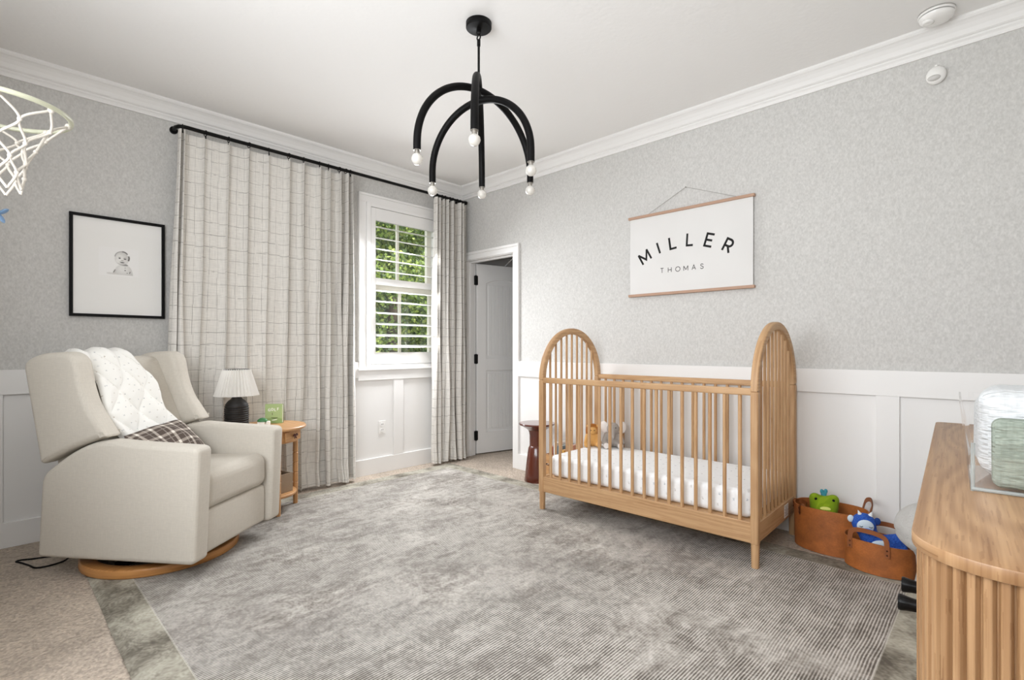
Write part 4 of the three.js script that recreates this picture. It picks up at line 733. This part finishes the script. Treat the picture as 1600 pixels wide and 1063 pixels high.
// ---------------------------------------------------------------- leather baskets and plush toys
M.leather = std('#ffffff', 0.55, { map: tex(512, 512, (u, v) => { const n = fbm(u, v, 10, 10, 4, 171), f = fbm(u, v, 90, 90, 2, 172); const k = 0.82 + 0.32 * n + 0.12 * (f - 0.5); return [168 * k, 98 * k, 46 * k]; }, true, 2, 2), bumpMap: tex(256, 256, (u, v) => 255 * fbm(u, v, 90, 90, 2, 172), false, 3, 3), bumpScale: 0.0006, side: THREE.DoubleSide });
M.leatherDark = std('#8a4f27', 0.55, { side: THREE.DoubleSide });
function basket(label, x, z, a, b, h, turn, handles) {
  const t = thing('leather_basket', label, 'basket', [x, z > 0.2 ? RUG : 0, z], turn), T = 0.006;
  const wall = (ra, rb, up) => grid(72, 8, (u, v) => { const q = u * Math.PI * 2, fl = 1 + 0.02 * v; return [Math.cos(q) * ra * fl, lerp(0.003, h, v) + (v > 0.99 ? 0.003 * Math.sin(q * 3) : 0), -Math.sin(q) * rb * fl]; }, (u, v) => [u * Math.PI * (ra + rb), v * h]);
  const outer = wall(a, b), inner = wall(a - T, b - T); inner.setIndex([...inner.index.array].reverse()); inner.computeVertexNormals();
  const rim = grid(72, 2, (u, v) => { const q = u * Math.PI * 2, ra = lerp(a, a - T, v) * 1.02, rb = lerp(b, b - T, v) * 1.02; return [Math.cos(q) * ra, h + 0.003 * Math.sin(q * 3) + (v > 0.4 && v < 0.6 ? 0.0015 : 0), -Math.sin(q) * rb]; });
  mesh('wall', mergeGeometries([outer, inner, rim]), M.leather, t);
  const s = new THREE.Shape(); s.absellipse(0, 0, a - T, b - T, 0, Math.PI * 2); const bg = extr(s, 0.005); bg.rotateX(-Math.PI / 2); mesh('bottom', bg, M.leather, t, [0, 0.001, 0]);
  for (const [side, tilt, reach, rise, span] of handles) { // side angle of the handle centre on the oval; the strap loops up from two riveted tabs
    const ends = [-1, 1].map((k) => { const q = side + k * span; return V(Math.cos(q) * (a + 0.004) * 1.015, h, Math.sin(q) * (b + 0.004) * 1.015); });
    const out = V(Math.cos(side) / a, 0, Math.sin(side) / b).normalize(), mid = ends[0].clone().add(ends[1]).multiplyScalar(0.5);
    const pts = [ends[0].clone().setY(h - 0.05), ends[0].clone().setY(h - 0.005), ends[0].clone().lerp(mid, 0.12).addScaledVector(out, reach * 0.6).setY(h + rise * 0.72), mid.clone().addScaledVector(out, reach).setY(h + rise), ends[1].clone().lerp(mid, 0.12).addScaledVector(out, reach * 0.6).setY(h + rise * 0.72), ends[1].clone().setY(h - 0.005), ends[1].clone().setY(h - 0.05)];
    const cr = new THREE.CatmullRomCurve3(pts, false, 'centripetal'), wd = 0.011;
    const strap = grid(48, 1, (u, v) => { const p = cr.getPoint(u), tg = cr.getTangent(u), ax = V(0, 0, 0).crossVectors(tg, out).normalize(); const w2 = ax; return [p.x + w2.x * (v - 0.5) * 2 * wd, p.y + w2.y * (v - 0.5) * 2 * wd, p.z + w2.z * (v - 0.5) * 2 * wd]; });
    const strap2 = strap.clone(); const sp = strap2.attributes.position; for (let i = 0; i < sp.count; i++) sp.setXYZ(i, sp.getX(i) + out.x * 0.003, sp.getY(i) + 0.0004, sp.getZ(i) + out.z * 0.003);
    const hd = mesh('handle', mergeGeometries([strap, strap2]), M.leatherDark, t);
    for (const e of ends) for (const dy of [0.016, 0.038]) mesh('rivet', new THREE.SphereGeometry(0.0042, 10, 8).translate(e.x + out.x * 0.003, h - dy, e.z + out.z * 0.003), std('#54321f', 0.35, { metalness: 0.6 }), hd);
  }
  return t;
}
basket('taller brown leather basket holding the green plush toy', 3.316, 0.158, 0.176, 0.124, 0.235, -0.03, [[2.75, 0, -0.05, -0.008, 0.42], [-0.35, 0, 0.02, 0.062, 0.40]]);
basket('lower brown leather basket holding the blue plush toy', 3.562, 0.325, 0.148, 0.108, 0.150, -0.12, [[1.72, 0, 0.0, 0.052, 0.55], [-1.45, 0, 0.0, 0.05, 0.5]]);
{
  const grn = std('#a9bf35', 0.95, { map: tex(256, 256, (u, v) => { const n = fbm(u, v, 60, 60, 2, 181), s = fbm(u, v, 7, 7, 1, 182); return mixc([178, 196, 62], [206, 216, 120], s > 0.72 ? 0.8 : n * 0.3); }, true, 6, 6) }), yel = std('#d4d878', 0.95), teal = std('#3e8fa0', 0.9);
  const t = thing('dinosaur_plush', 'lime green plush dinosaur with teal crest in the leather basket', 'plush toy', [3.285, 0.012, 0.158], 0.32);
  mesh('body', blob([ell(0, 0.12, 0, 0.075, 0.13, 0.07), ell(0, 0.225, 0.01, 0.068, 0.052, 0.055), ell(0, 0.205, 0.052, 0.046, 0.03, 0.034), ell(-0.045, 0.262, 0.012, 0.026, 0.026, 0.026), ell(0.045, 0.262, 0.012, 0.026, 0.026, 0.026)], [0, 0.15, 0.01], 0.16, 48, 0.02), grn, t);
  for (const s of [-1, 1]) { mesh('eye', new THREE.SphereGeometry(0.009, 14, 10).translate(s * 0.041, 0.262, 0.036), M.black, t); mesh('nostril', new THREE.SphereGeometry(0.003, 8, 6).translate(s * 0.012, 0.216, 0.086), std('#7d8f26', 0.9), t); }
  mesh('snout_patch', new THREE.SphereGeometry(0.03, 18, 12).scale(1.05, 0.55, 0.55).translate(0, 0.218, 0.066), yel, t);
  mesh('crest', blob([ell(0, 0.285, 0.0, 0.014, 0.016, 0.012), ell(-0.01, 0.30, 0.004, 0.009, 0.012, 0.009), ell(0.01, 0.302, -0.002, 0.009, 0.012, 0.009)], [0, 0.29, 0], 0.04, 24, 0.006), teal, t);
}
{
  const bl = std('#ffffff', 0.95, { map: tex(256, 256, (u, v) => { const n = fbm(u, v, 50, 50, 2, 191); return mixc([24, 62, 150], [60, 112, 206], n); }, true, 6, 6), bumpMap: tex(256, 256, (u, v) => 255 * fbm(u, v, 60, 60, 2, 191), false, 6, 6), bumpScale: 0.003 }), pale = std('#c9d7e2', 0.95), horn = std('#dfe3e6', 0.9);
  const t = thing('dragon_plush', 'royal blue plush dragon with pale face in the leather basket', 'plush toy', [3.543, 0.0245, 0.322], 0.35);
  mesh('body', blob([ell(0.03, 0.07, 0, 0.085, 0.07, 0.055), ell(-0.045, 0.205, -0.005, 0.052, 0.05, 0.045), cap([-0.01, 0.12, 0], [-0.04, 0.18, 0], 0.045, 0.04), cap([0.03, 0.12, 0.01], [0.10, 0.142, 0.01], 0.038, 0.034), cap([0.06, 0.11, 0.035], [0.105, 0.1, 0.04], 0.03, 0.026)], [0.01, 0.13, 0], 0.17, 48, 0.018), bl, t);
  mesh('face', new THREE.SphereGeometry(0.038, 22, 16).scale(0.95, 0.85, 0.35).translate(-0.045, 0.2, 0.033), pale, t);
  mesh('muzzle', new THREE.SphereGeometry(0.02, 18, 12).scale(1.35, 0.75, 0.7).translate(-0.04, 0.18, 0.046), std('#4f7fce', 0.95), t);
  for (const s of [-1, 1]) { mesh('eyelid', tube([V(-0.045 + s * 0.02 - 0.007, 0.203, 0.0465), V(-0.045 + s * 0.02, 0.2, 0.048), V(-0.045 + s * 0.02 + 0.007, 0.203, 0.0465)], 0.0014, 8, 6), M.black, t); mesh('ear', new THREE.SphereGeometry(0.018, 14, 10).scale(0.8, 1, 0.5).translate(-0.045 + s * 0.056, 0.222, 0), s > 0 ? bl : pale, t); mesh('horn', new THREE.ConeGeometry(0.011, 0.026, 12).rotateZ(-s * 0.4).translate(-0.04 + s * 0.026, 0.258, 0), horn, t); }
  mesh('belly', new THREE.SphereGeometry(0.04, 18, 12).scale(1.2, 0.8, 0.3).translate(0.02, 0.112, 0.046), pale, t);
}
// white boucle pouf
{
  const bm = std('#f5f3ee', 1, { bumpMap: tex(512, 512, (u, v) => 255 * Math.pow(fbm(u, v, 70, 70, 2, 201), 1.2), false, 4, 4), bumpScale: 0.008 });
  const t = thing('boucle_pouf', 'white nubby round pouf on a stem beside the fluted dresser', 'pouf', [3.766, RUG, 0.445]);
  const g = grid(48, 36, (u, v) => { const a = u * Math.PI * 2, b = v * Math.PI, lob = 1 + 0.018 * Math.cos(a * 6), seam = 1 - 0.05 * Math.exp(-(((v - 0.56) / 0.02) ** 2)); const r = Math.sin(b) * 0.128 * lob * seam * (v > 0.6 ? 1 - 0.22 * sstep(0.6, 0.95, v) : 1); return [Math.cos(a) * r, 0.272 + Math.cos(b) * 0.122, Math.sin(a) * r]; });
  mesh('cushion', g, bm, t);
  mesh('stem', lathe([[0, 0], [0.055, 0], [0.058, 0.01], [0.045, 0.08], [0.05, 0.15], [0.07, 0.19]], 28), bm, t);
}

// ---------------------------------------------------------------- fluted dresser
const DR = { x: 4.076, z: 1.4925, turn: 0.0536, h: 0.80, L: 1.805, D: 0.46 };
{
  const t = thing('fluted_dresser', 'oak dresser with fluted rounded end and black door knobs', 'dresser', [DR.x, 0, DR.z], DR.turn);
  const O = M.dresserOak, w = DR.D / 2, l = DR.L / 2, R = 0.125, S = (inset, rr_) => { // plan (x, -z) with rounded near corners
    const s = new THREE.Shape(), X = w - inset, Z = l - inset, r = R - inset, rf = 0.03;
    s.moveTo(-X, Z - rf); s.quadraticCurveTo(-X, Z, -X + rf, Z); s.lineTo(X - rf, Z); s.quadraticCurveTo(X, Z, X, Z - rf); s.lineTo(X, -Z + r); s.absarc(X - r, -Z + r, r, 0, -Math.PI / 2, true); s.lineTo(-X + r, -Z); s.absarc(-X + r, -Z + r, r, -Math.PI / 2, -Math.PI, true); s.closePath(); return s; };
  const topG = extr(S(0), 0.022, 0.003, 2, 16); topG.rotateX(-Math.PI / 2); mesh('top', uvBox(smooth(topG, 0.6), 'z'), O, t, [0, DR.h - 0.022, 0]);
  const bodyG = extr(S(0.02), DR.h - 0.022 - 0.05, 0, 1, 16); bodyG.rotateX(-Math.PI / 2); mesh('carcass', uvBox(smooth(bodyG, 0.6), 'y'), O, t, [0, 0.05, 0]);
  mesh('plinth', box(-w + 0.05, 0, -l + 0.05, w - 0.05, 0.052, l - 0.14), M.black, t);
  // flutes: half-round slats round both near corners and across the end
  const path = []; const X = w - 0.02, Z = l - 0.02, r = R - 0.02, P = (x, z, nx, nz) => path.push([x, z, nx, nz]);
  const arcN = 12, sw = 0.0182;
  const pts = [], steps = 400; const total = [ ]; // sample the outline from the front side round to the back side
  const out = (s) => { const q = Math.PI / 2 * r, e = 2 * (X - r), f = 0.0; if (s < q) { const a = s / r; return [-X + r - Math.cos(a) * r, Z - r + Math.sin(a) * r, -Math.cos(a), Math.sin(a)]; } s -= q; if (s < e) return [-X + r + s, Z, 0, 1]; s -= e; const a = s / r; return [X - r + Math.sin(a) * r, Z - r + Math.cos(a) * r, Math.sin(a), Math.cos(a)]; };
  const LEN = Math.PI * r + 2 * (X - r), n = Math.round(LEN / sw), step = LEN / n;
  const fs = new THREE.Shape(); fs.moveTo(-step / 2 + 0.0012, -0.004); fs.lineTo(-step / 2 + 0.0012, 0.003); for (let k = 0; k <= 8; k++) { const a = Math.PI - Math.PI * k / 8; fs.lineTo(Math.cos(a) * (step / 2 - 0.0012), 0.003 + Math.sin(a) * 0.0078); } fs.lineTo(step / 2 - 0.0012, -0.004); fs.closePath();
  const base = smooth(extr(fs, DR.h - 0.022 - 0.052, 0), 0.9).rotateX(-Math.PI / 2).scale(1, 1, -1); // profile outward = +z
  { const p = base.attributes.position, q = base.attributes.normal; for (let i = 0; i < p.count; i += 3) for (const at of [p, q]) { const a = [at.getX(i), at.getY(i), at.getZ(i)]; at.setXYZ(i, at.getX(i + 1), at.getY(i + 1), at.getZ(i + 1)); at.setXYZ(i + 1, ...a); } }
  const variants = [0, 1, 2, 3].map(() => uvBox(base.clone(), 'y', 1));
  for (let k = 0; k < n; k++) { const [x, z, nx, nz] = out((k + 0.5) * step); mesh('slat', variants[(k * 7) % 4], O, t, [x, 0.051, z], [0, Math.atan2(nx, nz), 0]); }
  // doors on the long front, facing the window
  const knobG = smooth(lathe([[0, 0.060], [0.019, 0.059], [0.0205, 0.055], [0.0175, 0.038], [0.0155, 0.020], [0.0165, 0.004], [0.0175, 0], [0, 0]].reverse(), 20), 0.6).rotateZ(Math.PI / 2);
  for (const [z0, z1, zk] of [[-0.86, 0.185, 0.125], [0.195, 0.74, 0.245]]) { const y0 = 0.07, y1 = 0.765;
    const d = mesh('door', uvBox(new RoundedBoxGeometry(0.018, y1 - y0, z1 - z0, 2, 0.003).translate(-w + 0.014, (y0 + y1) / 2, (z0 + z1) / 2), 'z', 1), O, t);
    mesh('knob', knobG, M.blackMetal, d, [-w + 0.006, zk > 0.2 ? 0.452 : 0.455, zk]);
  }
}
// clear bin of folded blankets on the dresser
{
  const B = thing('acrylic_bin', 'clear acrylic bin with a sloped open front on the dresser', 'storage bin', [4.115, DR.h, 1.735], 0.05);
  M.acrylic = phys('#ffffff', 0.03, { transmission: 1, thickness: 0, ior: 1.49 });
  // local: +z towards the camera; open scoop front
  const W = 0.34, D = 0.32, H = 0.195, h0 = 0.105, e = 0.004;
  const side = new THREE.Shape([[-D / 2, 0], [D / 2, 0], [D / 2, h0], [D / 2 - 0.045, H], [-D / 2, H], [-D / 2, h0]].map((q) => new THREE.Vector2(...q)));
  for (const s of [-1, 1]) { const g = extr(side, e); g.rotateY(-Math.PI / 2); g.translate(s * W / 2 + e / 2, 0, 0); { const p = g.attributes.position; for (let i = 0; i < p.count; i++) p.setX(i, p.getX(i) + s * 0.018 * Math.max(0, (p.getY(i) - h0) / (H - h0))); } g.computeVertexNormals(); mesh('side_panel', g, M.acrylic, B); }
  mesh('front_panel', box(-W / 2, 0, D / 2 - e, W / 2, h0, D / 2), M.acrylic, B);
  mesh('back_panel', box(-W / 2, 0, -D / 2, W / 2, H, -D / 2 + e), M.acrylic, B);
  mesh('bottom_panel', box(-W / 2, 0.001, -D / 2, W / 2, 0.003, D / 2), M.acrylic, B);
  mesh('rim', box(-W / 2 - 0.003, h0, D / 2 - 0.005, W / 2 + 0.003, h0 + 0.004, D / 2 + 0.002), M.acrylic, B);
  M.frosted = phys('#dfe4e3', 0.2, { transmission: 0.75, thickness: 0 });
  for (const s2 of [-1, 1]) mesh('corner_edge', new THREE.CylinderGeometry(0.0038, 0.0038, h0, 12).translate(s2 * (W / 2 - 0.002), h0 / 2, D / 2 - 0.002), M.frosted, B);
  mesh('base_edge', new THREE.CylinderGeometry(0.0042, 0.0042, W, 10).rotateZ(Math.PI / 2).translate(0, 0.0052, D / 2), M.frosted, B);
  const gauze = (c1, c2, s) => std('#ffffff', 0.98, { map: tex(512, 512, (u, v) => { const a = fbm(u, v, 24, 60, 2, s), b = fbm(u, v, 90, 8, 2, s + 3); return mixc(c1, c2, clamp(a * 0.7 + (b - 0.5) * 0.25)); }, true, 4, 4), bumpMap: tex(512, 512, (u, v) => 255 * (0.25 * fbm(u, v, 30, 12, 2, s + 7) + 0.75 * fbm(u, v, 10, 60, 2, s + 9)), false, 4, 4), bumpScale: 0.0045 });
  const fold = (w, h, d, r, k) => { const g = mergeVertices(new RoundedBoxGeometry(w, h, d, 12, r).deleteAttribute('uv').deleteAttribute('normal'), 1e-5), p = g.attributes.position; for (let i = 0; i < p.count; i++) { const x = p.getX(i), y = p.getY(i), z = p.getZ(i), f = k * (Math.sin(x * 38 + y * 60 + z * 25) + 0.6 * Math.sin(y * 120 + z * 50)); const L = Math.hypot(x, y, z) || 1; p.setXYZ(i, x + x / L * f, y + y / L * f, z + z / L * f); } g.computeVertexNormals(); return uvBox(smooth(g, 1.2), 'y'); };
  const wb = mesh('white_blanket', fold(0.30, 0.212, 0.235, 0.05, 0.0028), gauze([216, 217, 217], [182, 185, 186], 211), scene, [4.105, DR.h + 0.006 + 0.108, 1.735 - 0.03], [0, 0.05, 0]);
  tag(wb, 'crinkled white muslin blanket rolled at the back of the clear bin', 'blanket');
  const gb = mesh('green_blanket', fold(0.27, 0.152, 0.042, 0.019, 0.0016), gauze([158, 166, 154], [112, 122, 110], 231), scene, [4.118, DR.h + 0.008 + 0.076, 1.735 + 0.125], [0, 0.05, 0]);
  tag(gb, 'folded sage green muslin blanket at the front of the clear bin', 'blanket');
}

// ---------------------------------------------------------------- indoor basketball hoop and hanging toy at the frame edge
{
  const t = thing('basketball_hoop', 'mini basketball hoop with white cord net', 'hoop', [1.578, 1.917, 3.383]);
  const R = 0.19, cordM = std('#c4bdb2', 0.85);
  mesh('ring', new THREE.TorusGeometry(R, 0.008, 10, 56).rotateX(Math.PI / 2), phys('#c6c6ae', 0.35, { transmission: 0.2, thickness: 0 }), t);
  mesh('bracket', mergeGeometries([box(-0.05, -0.02, R, 0.05, 0.012, RZ - 3.383 - 0.012), box(-0.06, -0.06, RZ - 3.383 - 0.016, 0.06, 0.06, RZ - 3.383 - 0.006)]), M.white, t);
  mesh('backboard', box(-0.23, -0.05, RZ - 3.383 - 0.008, 0.23, 0.28, RZ - 3.383, 0.003), M.white, t);
  const n = 8, rad = [0.184, 0.135, 0.098, 0.076, 0.066, 0.062], yy = [-0.006, -0.065, -0.12, -0.175, -0.225, -0.275];
  let s4 = 3; const jit = () => { s4 = (Math.imul(s4, 1664525) + 1013904223) >>> 0; return s4 / 4294967296 - 0.5; };
  const knot = {}; const node = (row, k) => { const key = row + ':' + ((k % (2 * n)) + 2 * n) % (2 * n); if (!knot[key]) { const a = key.split(':')[1] * Math.PI / n, r = rad[row] * (1 + 0.10 * jit()), sag = row ? 0.014 * jit() : 0; knot[key] = V(Math.cos(a) * r + 0.012 * row * 0.4, yy[row] + sag, Math.sin(a) * r); } return knot[key].clone(); };
  for (let k = 0; k < n; k++) for (const d of [-1, 1]) { const pts = []; for (let r = 0; r < rad.length; r++) pts.push(node(r, 2 * k + (r % 2 ? d : 0))); mesh('cord', tube(pts, 0.0042, 40, 7), cordM, t); }
  for (const key of Object.keys(knot)) { const q = knot[key]; if (key[0] !== '5') mesh('knot', new THREE.SphereGeometry(key[0] === '0' ? 0.010 : 0.0072, 10, 8).scale(1, 1.1, 1).translate(q.x, q.y, q.z), cordM, t); }
  const h = thing('hanging_flower', 'pale blue petalled toy hanging below the hoop net', 'hanging toy', [1.165, 1.640, 3.372]);
  const pb = phys('#7f9fc0', 0.4, { transmission: 0.3, thickness: 0 });
  for (let k = 0; k < 4; k++) { const a = k * Math.PI / 2 + 0.5; mesh('petal', new THREE.SphereGeometry(0.014, 16, 10).scale(1.5, 0.42, 0.8).translate(0.02, 0, 0).rotateZ(a).rotateY(0.8), pb, h); }
  mesh('stem', tube([V(0, 0, 0), V(-0.002, -0.02, 0), V(0.002, -0.045, 0)], 0.0018, 10, 6), std('#3d3532', 0.7), h);
  mesh('thread', new THREE.CylinderGeometry(0.0004, 0.0004, CH - 1.64, 5).translate(0, (CH - 1.64) / 2, 0), M.white, h);
}

// ---------------------------------------------------------------- trees outside the window
{
  struct('ground', box(-30, -0.6, -30, -WT - 0.01, -0.45, 30), std('#5d6b3a', 1));
  const leaf = new THREE.BufferGeometry();
  leaf.setAttribute('position', new THREE.Float32BufferAttribute([0, 0, 0, 0.38, 0.45, 0.10, 0, 1, 0, -0.38, 0.45, 0.10, 0, 0.5, -0.02], 3));
  leaf.setIndex([0, 1, 4, 1, 2, 4, 2, 3, 4, 3, 0, 4]); leaf.computeVertexNormals();
  const lm = phys('#ffffff', 0.6, { side: THREE.DoubleSide, transmission: 0.35, thickness: 0 });
  function tree(label, x, z, R, cy, h, n, tones, size) {
    const t = thing('garden_tree', label, 'tree', [x, -0.45, z], 0, 'trees outside the window');
    mesh('trunk', tube([V(0, 0, 0), V(0.05, 1, 0.04), V(-0.04, 2, 0), V(0.02, cy + 0.45, 0.03)], 0.09, 16, 9), std('#4a3d30', 0.95), t);
    const im = new THREE.InstancedMesh(leaf, lm, n); im.name = 'foliage'; im.userData.kind = 'stuff'; im.castShadow = im.receiveShadow = true;
    const m = new THREE.Matrix4(), q = new THREE.Quaternion(), e = new THREE.Euler(), c = new THREE.Color();
    const lumps = Array.from({ length: 26 }, () => { const a = rr(0, 6.28), b = rr(-1, 1), r = rr(0.55, 0.9); return [Math.cos(a) * Math.sqrt(1 - b * b) * R * r, cy + 0.45 + b * h * r, Math.sin(a) * Math.sqrt(1 - b * b) * R * r, rr(0.3, 0.52) * Math.min(R, h)]; });
    for (let i = 0; i < n; i++) {
      const [lx, ly, lz, lr] = lumps[Math.floor(rnd() * 26)], a = rr(0, 6.28), b = rr(-1, 1), k = lr * Math.pow(rnd(), 0.4);
      e.set(rr(-1.4, 1.4), rr(0, 6.28), rr(-1.4, 1.4)); q.setFromEuler(e); const s = size * rr(0.7, 1.35);
      m.compose(V(lx + Math.cos(a) * Math.sqrt(1 - b * b) * k, ly + b * k, lz + Math.sin(a) * Math.sqrt(1 - b * b) * k), q, V(s, s, s)); im.setMatrixAt(i, m);
      const [r0, g0, b0] = tones[Math.floor(rnd() * tones.length)], v = rr(0.75, 1.25); c.setRGB(r0 * v, g0 * v, b0 * v); im.setColorAt(i, c);
    }
    t.add(im); return t;
  }
  const lime = [[0.19, 0.28, 0.035], [0.28, 0.37, 0.06], [0.09, 0.15, 0.02], [0.36, 0.42, 0.09], [0.06, 0.11, 0.02]], deep = [[0.08, 0.16, 0.035], [0.12, 0.21, 0.05], [0.06, 0.12, 0.04], [0.18, 0.28, 0.06]], blue = [[0.06, 0.12, 0.08], [0.09, 0.16, 0.11], [0.05, 0.1, 0.07]];
  tree('bright yellow-green leafy tree outside the window', -3.6, -1.5, 1.15, 2.0, 2.1, 16000, lime, 0.072);
  tree('deep green bushy tree behind the bright one outside', -4.9, -3.2, 1.5, 2.1, 2.4, 19000, deep, 0.08);
  tree('bluish green conifer-like tree at the window edge', -3.9, -3.0, 0.9, 1.1, 1.6, 10000, blue, 0.06);
  tree('tall mixed green tree filling the upper panes', -6.4, -3.4, 2.3, 4.0, 2.8, 15000, [...lime, ...deep, ...deep], 0.10);
  tree('broad dark green tree closing the view outside', -7.5, -6.2, 2.8, 2.6, 3.4, 15000, deep, 0.14);
  tree('light green tree standing nearest the house wall', -5.2, -0.4, 1.6, 2.6, 2.6, 14000, lime, 0.08);
}

renderer.render(scene, camera);
